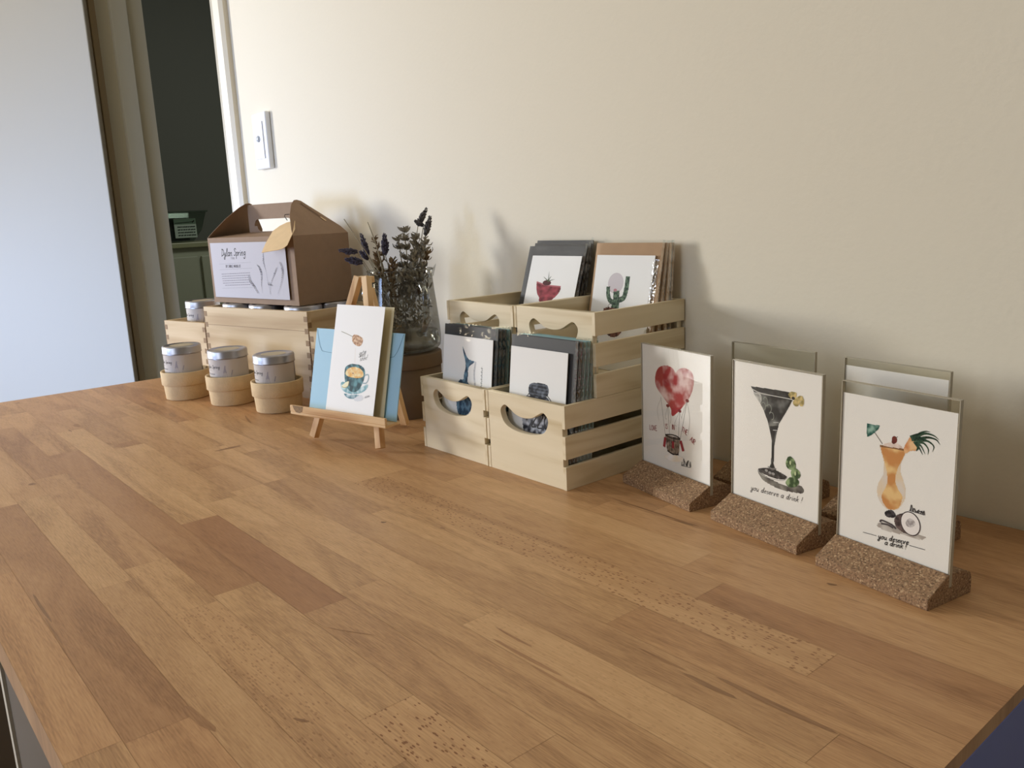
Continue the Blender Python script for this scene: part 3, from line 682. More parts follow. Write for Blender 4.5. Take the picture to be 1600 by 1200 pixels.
def greeting(label, art, env, x, y, z, lean, ew, eh, cx, cz, group, sleeve='sleeve', over=.006, yaw=0, crinkle=0):
    t = thing('greeting_card', label, 'card', (x, y, z), yaw, group)
    rx = -lean
    if art is not None:
        art.build('card', t, (cx, -.0032, cz), (rx, 0, 0))
    q = MB(); q.box(0, ew, 0, .0012, 0, eh); q.build('envelope', env, t, (0, 0, 0), (rx, 0, 0))
    if sleeve:
        # cellophane bag: front skin, and a crinkled right-hand edge
        q = MB(); R = random.Random(int(abs(x*9000+y*7000))); nzz = 14
        vs = []
        for j in range(nzz+1):
            zz = .001+(eh+.002)*j/nzz; w = math.sin(j*1.3+x*90)*.0006
            vs += [(-.0015, -.0042, zz), (ew+.0004, -.0042, zz), (ew+over+w*.4, -.0002, zz)]
        fs = [(3*j+k, 3*j+k+1, 3*j+k+4, 3*j+k+3) for j in range(nzz) for k in range(2)]
        q.add(vs, fs, 0); q.m = [0 if i % 2 == 0 else 1 for i in range(len(q.m))]
        q.build('clear_sleeve', [sleeve, 'sleeveteal'], t, (0, 0, 0), (rx, 0, 0))
    if crinkle:
        q = MB(); R = random.Random(9); vs = []; n1, n2 = 5, 20
        for j in range(n2+1):
            for i in range(n1+1):
                vs.append((crinkle+.006+(ew-crinkle-.006)*i/n1, -.0052-R.uniform(0, .0022), .004+(eh-.024)*j/n2))
        q.add(vs, [(j*(n1+1)+i, j*(n1+1)+i+1, (j+1)*(n1+1)+i+1, (j+1)*(n1+1)+i) for j in range(n2) for i in range(n1)], 0, True)
        q.build('crumpled_sleeve_edge', 'crinkle', t, (0, 0, 0), (rx, 0, 0))
    return t
LE = math.radians(6.5)
zf = T+.0065
GR = 'sleeved greeting cards in the front right crate'
greeting('mason jar greeting card on charcoal envelope, foremost in the front right crate', art_jar(), 'blackenv', -.7170, .5845, zf, LE, .1065, .1485, .003, 0, GR, over=.0012)
for k in range(5):
    greeting(['charcoal sleeved card directly behind the mason jar card', 'teal-edged sleeved card, second behind the mason jar card', 'teal-edged sleeved card, third behind the mason jar card', 'teal-edged sleeved card, fourth behind the mason jar card', 'rearmost teal-edged sleeved card in the front right crate'][k],
             None, ['blackenv', 'tealenv', 'tealenv', 'tealenv', 'tealenv'][k], -.7165+.0003*k, .5845+.0054*(k+1), zf, LE, .1065, .1483-.0004*k, 0, 0, GR, over=.0014)
GL = 'sleeved greeting cards in the front left crate'
greeting('fish tail greeting card on charcoal envelope, foremost in the front left crate', art_fish(), 'blackenv', -.8475, .5845, zf, LE, .1055, .1515, .003, 0, GL, over=.0010)
for k in range(4):
    greeting(['charcoal sleeved card directly behind the fish tail card', 'dark teal sleeved card, second behind the fish tail card', 'dark teal sleeved card, third behind the fish tail card', 'rearmost sleeved card in the front left crate'][k],
             None, ['blackenv', 'blackenv', 'tealenv', 'blackenv'][k], -.8472+.0003*k, .5845+.0054*(k+1), zf, LE, .1055, .1510-.0006*k, 0, 0, GL, over=.0012)
zu = T+.0917+.0065
GUR = 'kraft-backed cards in the raised right crate'
greeting('cactus greeting card on kraft envelope, foremost in the raised right crate', art_cactus(), 'kraftenv', -.7265, .7215, zu, math.radians(12), .1070, .1530, .0060, 0, GUR, over=.002, crinkle=.0925)
for k in range(3):
    greeting(['kraft sleeved card directly behind the cactus card', 'kraft sleeved card, second behind the cactus card', 'rearmost kraft sleeved card leaning to the wall'][k],
             None, 'kraftenv', (-.7215, -.7170, -.7165)[k], (.7290, .7375, .7460)[k], zu, math.radians((10, 7, 4.5)[k]), .1060, (.1515, .1505, .1500)[k], 0, 0, GUR, over=.002)
GUL = 'charcoal-backed cards in the raised left crate'
greeting('red bowl greeting card on charcoal envelope, foremost in the raised left crate', art_bowl(), 'blackenv', -.8475, .7020, zu, math.radians(18), .1080, .1535, .0125, 0, GUL, over=.001)
for k in range(2):
    greeting(['charcoal sleeved card directly behind the red bowl card', 'rearmost charcoal sleeved card in the raised left crate'][k],
             None, 'blackenv', -.8458-.0006*k, (.7130, .7240)[k], zu, math.radians((16.5, 14)[k]), .1050, (.1560, .1575)[k], 0, 0, GUL, over=.001)

# ================================================================== SIGN HOLDERS
PAPER = rgb(244, 240, 240)
def cork_base(t, w, dep):
    q = MB(); h = dep/2
    prof = [(-h, 0), (-h, .0085), (-.004, .0208), (.0, .0210), (h*.55, .0205), (h*.93, .0165), (h, .0125), (h, 0)]
    prof = [(-h, 0), (-h, .0085), (-.003, .0210), (-.0017, .0212), (-.0017, .011), (.0017, .011), (.0017, .0212), (h*.6, .0205), (h*.93, .0165), (h, .012), (h, 0)]
    q.prism(prof, 0, w, 'x'); q.build('cork_base', 'cork', t, bevel=.0006)
def acrylic(t, w, h, x0=0):
    q = MB()
    for y0, y1 in ((-.00165, -.0006), (.0006, .00165)):
        q.box(x0, x0+w, y0, y1, .0112, h)
    o = q.build('acrylic_frame', 'acrylic', t)
    q = MB(); e = .0004
    q.box(x0-.0002, x0+e, -.0017, .0017, .0112, h); q.box(x0+w-e, x0+w+.0002, -.0017, .0017, .0112, h); q.box(x0, x0+w, -.0017, -.0012, h-e, h+.0002); q.box(x0, x0+w, .0012, .0017, h-e, h+.0002)
    q.build('frame_edge', 'acredge', t)
def holder(label, x, y, ang, w, h, dep, art, cardtop, group='acrylic sign holders on cork bases', wb=None):
    t = thing('sign_holder', label, 'sign holder', (x, y, T), math.radians(ang), group)
    cork_base(t, wb or w, dep); acrylic(t, w-.001, h, .0005)
    if art: art.build('printed_insert', t, (.0012, -.0004, .0118))
    return t
def art_balloon(w, h):
    A = Art(w, h, PAPER)
    # corners of the visible sheet in the drawing's own frame
    f = homography([(38, -20), (650, 70), (646, 1368), (53, 1092)], w, h-.0085)
    g = lambda p: (f(p)[0], f(p)[1]+.0085)
    heart = smooth_loop([g(p) for p in ((330, 245), (300, 200), (245, 180), (190, 195), (158, 250), (150, 330), (165, 400), (210, 470), (255, 540), (290, 600), (300, 672), (350, 635), (400, 575), (450, 500), (485, 410), (498, 320), (480, 240), (435, 205), (385, 200), (345, 225))], 3)
    cc = g((420, 330)); cl = g((215, 440)); cr = g((460, 240))
    def hf(u, v):
        a = math.exp(-(((u-cc[0])/.016)**2+((v-cc[1])/.013)**2)); b = math.exp(-(((u-cl[0])/.012)**2+((v-cl[1])/.007)**2)); c = math.exp(-(((u-cr[0])/.014)**2+((v-cr[1])/.012)**2))
        t = -.05+1.0*max(a, b, c*.8)+.8*nz(u*90, v*90, 7, 3)
        return mixc(rgb(168, 52, 58), rgb(238, 208, 210), t)
    A.raster(heart, hf, .0006)
    K2 = rgb(96, 92, 92)
    for a, b in (((200, 485), (240, 850)), ((262, 570), (278, 855)), ((368, 625), (358, 870)), ((435, 522), (375, 888))):
        A.stroke([g(a), g(b)], .0004, K2)
    for pts in (((205, 500), (170, 600), (185, 710)), ((260, 580), (240, 680), (255, 700)), ((265, 580), (290, 680), (285, 740)), ((365, 630), (325, 740), (340, 770)), ((430, 530), (385, 690)), ((435, 530), (460, 700), (445, 850)), ((368, 640), (390, 700))):
        A.stroke([g(p) for p in pts], .00028, rgb(140, 136, 136))
    for p in ((262, 570), (368, 620), (437, 518)):
        A.ell(g(p), .0026, .0017, rgb(128, 44, 50))
    B = smooth_loop([g(p) for p in ((242, 852), (300, 868), (372, 890), (366, 970), (358, 1045), (310, 1040), (262, 1005), (250, 930))], 3)
    A.raster(B, lambda u, v: mixc(rgb(78, 64, 58), rgb(168, 150, 138), .45+1.0*nz(u*260, v*260, 3)+.15*math.sin(u*1800)), .0006)
    A.stroke([g(p) for p in ((242, 852), (300, 885), (372, 895), (340, 865), (290, 850), (244, 850))], .0012, rgb(50, 42, 42))
    A.stroke([g(p) for p in ((262, 1005), (310, 1040), (358, 1045))], .0016, rgb(52, 44, 44))
    for a, b in (((240, 885), (232, 960)), ((310, 925), (310, 975)), ((380, 920), (400, 1005))):
        A.stroke([g(a), g(b)], .0038, rgb(150, 54, 60))
    sh = smooth_loop([g(p) for p in ((235, 1060), (300, 1045), (400, 1080), (380, 1115), (300, 1110))], 3)
    A.raster(sh, lambda u, v: mixc(rgb(236, 222, 204), PAPER, .4+nz(u*100, v*100)), .0009)
    rd = rgb(156, 64, 70)
    for s_, x, y, an in (('LOVE', 105, 800, 6), ('IS', 243, 792, -4), ('IN', 300, 798, -10), ('THE', 385, 815, -28), ('AIR', 462, 908, -38)):
        P = g((x, y)); A.text(s_, P[0], P[1], .0052, rd, .00055, math.radians(an+12 if an < 0 else an), .05, 1.3)
    P = g((385, 1120)); scribble(A, P[0], P[1], .014, .006, rgb(60, 58, 60), .0005, 3, ang=.1)
    return A
def art_martini(w, h):
    A = Art(w, h, PAPER)
    f = homography([(-22, -87), (699, 42), (671, 1340), (-36, 1049)], w, h-.0085)
    g = lambda p: (f(p)[0], f(p)[1]+.0085)
    bk, gy, wh = rgb(30, 28, 30), rgb(126, 126, 126), rgb(214, 212, 212)
    sh = smooth_loop([g(p) for p in ((170, 850), (230, 900), (330, 960), (430, 1000), (520, 990), (555, 1035), (540, 1062), (470, 1052), (380, 1030), (280, 985), (200, 925))], 3)
    A.raster(sh, lambda u, v: mixc(rgb(70, 64, 64), rgb(150, 146, 140), .4+nz(u*120, v*120, 2)), .0007)
    bowl = [g(p) for p in ((115, 130), (430, 182), (455, 250), (420, 320), (380, 390), (345, 450), (325, 520), (312, 600), (270, 520), (250, 430), (215, 330), (165, 230))]
    A.raster(bowl, lambda u, v: mixc(bk, gy, .30+1.3*nz(u*70, v*70, 11, 3)), .0006)
    stem = [g(p) for p in ((262, 470), (340, 470), (322, 540), (306, 640), (303, 720), (300, 800), (318, 850), (255, 840), (276, 800), (283, 700), (284, 600))]
    A.raster(stem, lambda u, v: mixc(bk, gy, .1+1.2*nz(u*200, v*90, 4)), .0005)
    A.raster([g(p) for p in ((113, 130), (270, 152), (430, 182), (415, 228), (300, 208), (195, 180), (135, 165))], lambda u, v: mixc(bk, rgb(64, 62, 64), .3+nz(u*200, v*200)), .0005)
    A.stroke([g(p) for p in ((118, 150), (190, 188), (300, 212), (420, 236), (452, 246))], .0007, wh)
    A.raster(smooth_loop([g(p) for p in ((135, 180), (190, 195), (200, 240), (190, 275), (160, 235))], 3), lambda u, v: mixc(wh, gy, .3+nz(u*200, v*200)), .0006)
    foot = smooth_loop([g(p) for p in ((175, 838), (230, 832), (290, 840), (345, 868), (410, 910), (400, 935), (330, 930), (250, 900), (190, 868))], 3)
    A.raster(foot, lambda u, v: mixc(bk, rgb(98, 90, 92), .2+1.2*nz(u*220, v*220, 9)), .0005)
    A.stroke([g(p) for p in ((168, 850), (200, 890), (290, 930), (380, 945), (415, 915))], .0006, rgb(190, 186, 188))
    for p in ((240, 855), (270, 875), (298, 885)): A.ell(g(p), .0018, .0012, rgb(160, 156, 158))
    A.stroke([g(p) for p in ((255, 822), (285, 840), (320, 842))], .0012, rgb(140, 136, 138))
    for c, ry in (((230, 262), .0042), ((262, 320), .0036), ((282, 385), .0034), ((215, 300), .0036)):
        P = g(c); A.stroke([(P[0]+.0026*math.cos(t), P[1]+ry*math.sin(t)) for t in [k*.7-1.5 for k in range(7)]], .0004, rgb(172, 176, 168))
    for a, b in (((298, 440), (340, 440)), ((295, 505), (330, 508))): A.stroke([g(a), g(b)], .0005, wh)
    lm = lambda u, v: mixc(rgb(214, 190, 130), rgb(150, 136, 84), .4+1.6*nz(u*240, v*240, 8))
    for pts in (((420, 200), (450, 175), (490, 190), (480, 235), (455, 245)), ((490, 225), (530, 210), (545, 240), (520, 262), (500, 300), (470, 295), (460, 262)), ((520, 265), (548, 240), (550, 280), (535, 302), (515, 292))):
        A.raster(smooth_loop([g(p) for p in pts], 4), lm, .0005)
    A.ell(g((462, 232)), .0018, .0014, rgb(60, 52, 50))
    gf = lambda u, v: mixc(rgb(56, 78, 44), rgb(150, 172, 124), .35+1.8*nz(u*190, v*190, 6))
    for pts in (((402, 790), (420, 740), (450, 740), (480, 785), (484, 835), (455, 855), (415, 835)), ((445, 870), (480, 840), (515, 865), (525, 910), (500, 935), (460, 925)), ((402, 960), (440, 915), (500, 935), (512, 975), (480, 1005), (425, 1000))):
        A.raster(smooth_loop([g(p) for p in pts], 4), gf, .0005)
    for p in ((440, 790), (482, 885)): A.ell(g(p), .001, .002, rgb(196, 206, 160), 10)
    P = g((112, 1010)); Q = g((500, 1125))
    A.text('you deserve a drink !', P[0], P[1]-.0010, .0054, rgb(84, 78, 80), .00042, math.atan2(Q[1]-P[1], Q[0]-P[0]), .35, 1.1, sx=1.0)
    return A
def art_cocktail(w, h):
    A = Art(w, h, PAPER)
    f = homography([(-53, -109), (789, 37), (729, 1315), (-88, 977)], w, h-.0085)
    g = lambda p: (f(p)[0], f(p)[1]+.0085)
    sh = smooth_loop([g(p) for p in ((190, 905), (260, 880), (350, 930), (480, 985), (560, 1010), (500, 1030), (380, 985), (250, 950))], 3)
    A.raster(sh, lambda u, v: mixc(rgb(176, 166, 162), PAPER, .4+1.2*nz(u*90, v*90, 1)), .0008)
    glass = smooth_loop([g(p) for p in ((212, 292), (300, 305), (398, 325), (388, 370), (365, 430), (362, 490), (385, 570), (402, 650), (385, 730), (340, 785), (270, 785), (215, 730), (190, 650), (200, 580), (235, 510), (238, 420), (222, 350))], 3)
    A.raster(glass, lambda u, v: mixc(rgb(232, 208, 178), rgb(226, 214, 208), .5+nz(u*90, v*90, 3)), .0007)
    liq = smooth_loop([g(p) for p in ((218, 300), (300, 312), (392, 332), (372, 400), (340, 470), (322, 560), (350, 640), (378, 690), (345, 778), (275, 782), (235, 730), (225, 670), (262, 590), (262, 500), (240, 400))], 3)
    A.raster(liq, lambda u, v: mixc(rgb(206, 142, 84), rgb(236, 198, 140), .5+1.5*nz(u*75, v*75, 12, 3)), .0006)
    A.stroke([g(p) for p in ((212, 294), (300, 306), (398, 326))], .0016, rgb(150, 108, 74))
    A.raster(smooth_loop([g(p) for p in ((235, 290), (290, 262), (340, 275), (370, 312))], 4), lambda u, v: mixc(rgb(240, 224, 220), rgb(214, 190, 180), .4+nz(u*200, v*200)), .0006)
    A.ell(g((315, 245)), .0022, .0028, rgb(120, 46, 40)); A.ell(g((308, 262)), .0016, .0016, rgb(100, 40, 36)); A.stroke([g((318, 235)), g((338, 222))], .0004, rgb(90, 80, 60))
    A.stroke([g((175, 198)), g((226, 276))], .0007, rgb(130, 122, 120))
    A.raster([g(p) for p in ((115, 124), (150, 132), (208, 136), (198, 165), (172, 192), (148, 212), (114, 228))], lambda u, v: mixc(rgb(34, 92, 84), rgb(150, 186, 176), .35+1.5*nz(u*200, v*200, 2)), .0005)
    A.raster(smooth_loop([g(p) for p in ((385, 312), (410, 255), (440, 215), (470, 240), (480, 325), (430, 330), (398, 352))], 3), lambda u, v: mixc(rgb(214, 140, 88), rgb(240, 196, 150), .4+1.5*nz(u*160, v*160, 5)), .0006)
    dk = rgb(36, 66, 50)
    for pts, wd in ((((455, 240), (500, 195), (545, 178), (575, 182)), .0022), (((455, 235), (530, 196), (600, 208), (640, 238)), .0026), (((465, 250), (550, 225), (620, 240), (650, 275)), .0026), (((470, 260), (550, 250), (605, 290), (600, 332)), .0022),
                    (((475, 265), (530, 270), (565, 315), (564, 355)), .0020), (((475, 270), (510, 290), (540, 350)), .0020), (((472, 270), (500, 310), (522, 355)), .0020), (((440, 225), (480, 205), (520, 190)), .0030), (((470, 262), (490, 300), (480, 325)), .0034), (((450, 232), (500, 232), (540, 240)), .0045)):
        A.stroke([g(p) for p in pts], wd, mixc(dk, rgb(88, 124, 100), random.Random(wd*9e5+pts[0][0]).random()*.5), taper=True)
    A.raster(smooth_loop([g(p) for p in ((255, 800), (300, 790), (330, 830), (318, 850), (270, 845), (250, 825))], 3), lambda u, v: mixc(rgb(30, 26, 30), rgb(96, 90, 96), .2+nz(u*250, v*250)), .0005)
    for pts in (((215, 880), (230, 870), (300, 905), (330, 935)), ((225, 895), (270, 905), (310, 930))): A.stroke([g(p) for p in pts], .0014, rgb(96, 88, 90))
    co = smooth_loop([g(p) for p in ((322, 860), (350, 825), (420, 815), (475, 845), (508, 905), (500, 960), (465, 985), (400, 975), (345, 935), (325, 900))], 4)
    A.raster(co, lambda u, v: mixc(rgb(60, 48, 48), rgb(112, 94, 92), .4+1.4*nz(u*240, v*240, 3)), .0005)
    P = g((440, 900)); A.ell(P, .0081, .0093, rgb(56, 44, 44), 24, .3); A.ell(P, .0074, .0086, rgb(240, 234, 232), 24, .3)
    A.raster(smooth_loop([g(p) for p in ((405, 890), (430, 855), (465, 875), (478, 905), (450, 930), (415, 918))], 3), lambda u, v: mixc(rgb(160, 152, 152), rgb(214, 208, 208), .4+1.3*nz(u*300, v*300)), .0005)
    for a, b in (((92, 960), (188, 990)), ((436, 1072), (552, 1110))): A.stroke([g(a), g(b)], .0005, rgb(74, 70, 72))
    P = g((200, 1005)); Q = g((420, 1060)); an = math.atan2(Q[1]-P[1], Q[0]-P[0])
    A.text('you deserve', P[0], P[1]-.0005, .0046, INK, .0005, an, .3, .95, sx=.95)
    P = g((250, 1045)); A.text('a drink !', P[0], P[1]-.0016, .0046, INK, .0005, an, .3, .95, sx=.95)
    P = g((430, 795)); scribble(A, P[0], P[1]+.0022, .012, .0036, rgb(70, 66, 68), .0006, 8, ang=.0)
    return A
PT = .149
w1, w2, w3 = .1100, .1020, .0970
holder('sign holder with red heart balloon print, LOVE IS IN THE AIR, nearest the crates', -.5740, .6590, -12.6, w1, PT, .055, art_balloon(w1-.0035, PT-.0125), 0)
holder('sign holder with black martini glass print, middle one of the front row', -.4420, .6335, -10.6, w2, PT, .055, art_martini(w2-.0035, PT-.0130), 0)
holder('sign holder with orange cocktail and coconut print, nearest the right end of the desk', -.3215, .6062, -9.8, w3, PT, .052, art_cocktail(w3-.0035, PT-.0215), 0)
holder('empty clear sign holder standing behind the martini print', -.5035, .7195, -6.5, .1015, PT-.0005, .055, None, 0)
holder('sign holder with plain white sheet standing behind the cocktail print', -.3705, .7010, -9.0, .1000, PT-.0005, .055, Art(.0965, PT-.0195, PAPER), 0)

# ================================================================== EASEL, CARD, ENVELOPE
ea = thing('tabletop_easel', 'small wooden tabletop easel holding the teacup card and blue envelope', 'easel', (-.9490, .5035, T), math.radians(14))
def beam(name, a, b, w, dth, m, parent, up=(0, 1, 0), bevel=.0006):
    a, b = Vector(a), Vector(b); t = (b-a).normalized(); s = t.cross(Vector(up)).normalized(); u = s.cross(t)
    q = MB(); vs = []
    for p in (a, b): vs += [tuple(p+s*sx*w/2+u*su*dth/2) for sx, su in ((-1, -1), (1, -1), (1, 1), (-1, 1))]
    q.add(vs, [(0, 1, 2, 3), (7, 6, 5, 4), (0, 4, 5, 1), (1, 5, 6, 2), (2, 6, 7, 3), (3, 7, 4, 0)])
    bm = bmesh.new(); me = bpy.data.meshes.new('t')
    o = q.build(name, m, parent, bevel=bevel)
    bm.from_mesh(o.data); bmesh.ops.recalc_face_normals(bm, faces=bm.faces); bm.to_mesh(o.data); bm.free()
    return o
ez = 'easelz'
beam('leg', (-.0625, .0, .004), (-.0070, .0530, .216), .010, .009, ez, ea)
beam('leg', (.0625, .0, .004), (.0070, .0530, .216), .010, .009, ez, ea)
beam('rear_leg', (.004, .1085, .004), (.004, .0600, .200), .012, .007, ez, ea)
beam('top_block', (-.0115, .0575, .212), (.0115, .0575, .212), .012, .0085, 'easel', ea, up=(0, 0, 1))
beam('cross_bar', (-.048, .0190, .060), (.048, .0190, .060), .006, .008, 'easel', ea, up=(0, 0, 1))
q = MB(); q.box(-.0850, .0920, -.0175, .0085, .0375, .0410); q.box(-.0850, .0920, -.0175, -.0140, .0410, .0500)
lg = q.build('ledge', 'easel', ea, bevel=.0008)
q = MB(); q.prism([(-.079, .0500), (-.077, .045), (-.073, .0410), (-.067, .0405), (-.061, .043), (-.0585, .0500)], -.01775, -.0176, 'y'); o = q.build('knot', 'endgrain', lg); o['label'] = 'dark brown knot'
LEAN = math.radians(14)
def eloc(off): # local point on the easel's leaning face, off metres in front of the legs, at ledge height
    return (0, -off+.0085, .0350)
er = math.radians(14)
def eworld(x, y, z):
    return (-.9490+x*math.cos(er)-y*math.sin(er), .5035+x*math.sin(er)+y*math.cos(er), T+z)
ev = thing('envelope', 'pale blue envelope on the easel behind the teacup card', 'envelope', eworld(-.0700, .0024, .0416), er)
q = MB(); q.box(0, .161, 0, .0014, 0, .110); q.build('envelope_body', 'blueenv', ev, rot=(-LEAN, 0, 0))
q = MB()
def flapline(p, w):
    for a, b in zip(p[:-1], p[1:]):
        t = np.array(b, float)-np.array(a, float); l = np.hypot(*t); t /= l; n_ = np.array([-t[1], t[0]])*w/2; a = np.array(a); b = np.array(b)
        q.add([(a[0]-n_[0], -.0003, a[1]-n_[1]), (b[0]-n_[0], -.0003, b[1]-n_[1]), (b[0]+n_[0], -.0003, b[1]+n_[1]), (a[0]+n_[0], -.0003, a[1]+n_[1])], [(0, 1, 2, 3)])
flapline(smooth_line([(.001, .109), (.006, .094), (.012, .083), (.022, .079), (.08, .078), (.139, .079), (.149, .083), (.155, .094), (.160, .109)], 4), .0006)
q.build('flap_edge', 'bluefold', ev, rot=(-LEAN, 0, 0))
def art_tea(w, h):
    A = Art(w, h, rgb(248, 248, 248), .0005, back=rgb(228, 218, 186))
    f = homography([(196, 17), (690, 52), (570, 1143), (70, 1040)], w, h)
    g = f
    A.stroke([g(p) for p in ((240, 270), (300, 295), (358, 322))], .0008, rgb(150, 148, 130))
    A.raster(smooth_loop([g(p) for p in ((352, 325), (375, 300), (430, 318), (462, 345), (455, 390), (430, 412), (390, 405), (355, 370))], 3), lambda u, v: mixc(rgb(150, 96, 56), rgb(236, 204, 170), .45+.5*math.sin(u*2400)+nz(u*300, v*300)), .0005)
    A.stroke([g((385, 430)), g((380, 570))], .0003, rgb(226, 206, 186))
    for s_, x, y in (('get', 422, 498), ('well', 428, 518), ('soon!', 430, 552)):
        P = g((x, y)); A.text(s_, P[0], P[1], .0062, INK, .00042, math.radians(12), .35, .9)
    t0, t1 = rgb(22, 66, 76), rgb(96, 150, 160)
    tf = lambda u, v: mixc(t0, t1, .35+1.5*nz(u*120, v*120, 4))
    A.raster(smooth_loop([g(p) for p in ((232, 780), (250, 745), (320, 770), (420, 810), (510, 775), (515, 810), (470, 850), (400, 868), (310, 860), (250, 825))], 3), lambda u, v: mixc(rgb(120, 170, 182), rgb(206, 228, 232), .4+1.4*nz(u*150, v*150, 5)), .0005)
    A.raster(smooth_loop([g(p) for p in ((268, 860), (330, 872), (430, 878), (410, 905), (360, 915), (300, 900))], 3), lambda u, v: mixc(rgb(86, 130, 146), rgb(196, 216, 224), .4+1.4*nz(u*150, v*150, 7)), .0005)
    A.raster(smooth_loop([g(p) for p in ((370, 915), (440, 880), (470, 900), (455, 930), (400, 938))], 3), lambda u, v: rgb(222, 226, 232), .0008)
    A.raster(smooth_loop([g(p) for p in ((275, 640), (290, 600), (350, 578), (430, 590), (480, 630), (486, 690), (465, 760), (420, 830), (370, 850), (320, 830), (285, 770), (274, 700))], 3), tf, .0005)
    A.raster(smooth_loop([g(p) for p in ((285, 655), (310, 622), (370, 608), (430, 622), (468, 660), (468, 700), (420, 715), (340, 705), (292, 685))], 3), lambda u, v: mixc(rgb(232, 176, 92), rgb(246, 226, 176), .45+1.3*nz(u*150, v*150, 2)), .0005)
    A.ell(g((362, 668)), .0012, .001, rgb(150, 84, 50))
    A.stroke([g(p) for p in ((486, 690), (520, 685), (524, 725), (500, 765), (468, 765))], .0017, rgb(186, 206, 212))
    A.poly(smooth_loop([g(p) for p in ((245, 790), (275, 800), (310, 785), (320, 745), (290, 750), (255, 775))], 3), rgb(246, 240, 206))
    A.stroke([g(p) for p in ((245, 792), (275, 803), (308, 788), (320, 748))], .0008, rgb(196, 176, 96))
    scribble(A, *g((488, 900)), .009, .002, rgb(150, 150, 156), .0003, 4, ang=.3)
    return A
gc = thing('greeting_card', 'open white greeting card with teal teacup and honey dipper, on the easel', 'card', eworld(-.0315, -.0035, .0418), er)
cw, chh = .0960, .1440
q = MB(); q.box(0, .1035, .003, .0035, 0, .1430); q.build('back_page', 'paper', gc, rot=(-LEAN, 0, 0))
art_tea(cw, chh).build('front_page', gc, rot=(-LEAN, 0, math.radians(-5)))

# ================================================================== POTS AND CANDLE TINS
def tin_parts(t, R_=.0315, H_=.0520, label=True):
    q = MB(); q.lathe([(0, 0), (R_-.003, 0), (R_-.001, .0012), (R_-.0006, .002), (R_-.0006, H_-.012)]); q.build('tin_body', 'tin', t)
    q = MB(); q.lathe([(R_, H_-.0135), (R_+.0006, H_-.0138), (R_+.0009, H_-.0128), (R_+.0004, H_-.0120), (R_+.0004, H_-.003), (R_-.0002, H_-.0012), (R_-.0020, H_-.0002), (R_-.0045, H_), (R_-.0060, H_-.0012), (0, H_-.0012)])
    q.build('tin_lid', 'tin', t)
    # paper label wrapped round the tin, with its printing
    lab = rgb(198, 188, 178)
    me_v, me_f, me_c = [], [], []
    def wrap(u, v, k=0):
        a = u/R_; rr_ = R_-.0002+.00005*k
        return (rr_*math.sin(a), -rr_*math.cos(a), v)
    z0, z1 = .004, H_-.0145; n = 40; span = R_*2.3
    for i in range(n):
        u0_, u1_ = -span+2*span*i/n, -span+2*span*(i+1)/n
        k = len(me_v); me_v.extend([wrap(u0_, z0), wrap(u1_, z0), wrap(u1_, z1), wrap(u0_, z1)]); me_f.append((k, k+1, k+2, k+3)); me_c.append(lab)
    A = Art(.001, .001); A.v = []; A.f = []; A.c = []
    A.text('Dylan Spring', -.0165, .0235, .0052, INK, .00062, 0, .15, .9)
    A.stroke([(-.008, .0200), (-.004, .0200)], .0007, rgb(110, 100, 100))
    A.stroke([(-.020, .0165), (.012, .0165)], .0003, rgb(150, 142, 142))
    for j in range(9): A.stroke([(-.018+j*.0026, .0135), (-.0163+j*.0026, .0138)], .0011, rgb(80, 74, 76))
    A.stroke([(-.020, .0108), (.012, .0108)], .0003, rgb(150, 142, 142))
    for j in range(8): A.stroke([(-.010+j*.0026, .0080), (-.0083+j*.0026, .0083)], .0009, rgb(96, 88, 90))
    for (x, y, h_, s) in ((.018, .006, .020, .3), (.022, .006, .022, .1), (.027, .006, .020, -.2), (.031, .005, .015, .3)):
        A.stroke([(x, y), (x+s*h_*.5, y+h_*.5), (x+s*h_, y+h_)], .0004, rgb(160, 152, 152))
        for j in range(5): A.stroke([(x+s*h_*(.5+.1*j), y+h_*(.5+.1*j)), (x+s*h_*(.53+.1*j), y+h_*(.56+.1*j))], .0018, rgb(166, 158, 160))
    for fc, cc in zip(A.f, A.c):
        k = len(me_v); me_v.extend([wrap(A.v[i][0], A.v[i][2], 1+(i % 3)*.0) for i in fc]); me_f.append(tuple(range(k, k+len(fc)))); me_c.append(cc[0])
    me = bpy.data.meshes.new('paper_label'); me.from_pydata(me_v, [], me_f)
    at = me.color_attributes.new('Col', 'FLOAT_COLOR', 'CORNER'); arr = []
    for p, c in zip(me.polygons, me_c): arr += [(*c, 1)]*p.loop_total
    at.data.foreach_set('color', np.array(arr, np.float32).ravel())
    link('paper_label', me, 'print', t)
    # round sticker on the lid
    q = MB(); q.lathe([(0, H_-.0010), (R_*.62, H_-.0010)], 32); o = q.build('lid_sticker', 'sticker', t); o['label'] = 'pale round sticker'
def copy_tree(o, parent=None):
    c = o.copy(); COL.objects.link(c); c.parent = parent
    for ch in list(o.children): copy_tree(ch, c)
    return c
GT = 'silver candle tins'
FACE = math.radians(20)
spots = [(-1.4550, .4743), (-1.3435, .5109), (-1.2277, .5396)]
tl = ['silver candle tin in the leftmost of the three paper pots', 'silver candle tin in the middle one of the three paper pots', 'silver candle tin in the right paper pot, next to the easel']
tin0 = thing('candle_tin', tl[0], 'candle tin', (0, 0, 0), 0, GT); tin_parts(tin0)
def place_tin(x, y, z, rz, label, first=False, group=GT):
    o = tin0 if first else copy_tree(tin0)
    o.location = (x, y, z); o.rotation_euler = (0, 0, rz); o['label'] = label; o['group'] = group; return o
pot0 = None
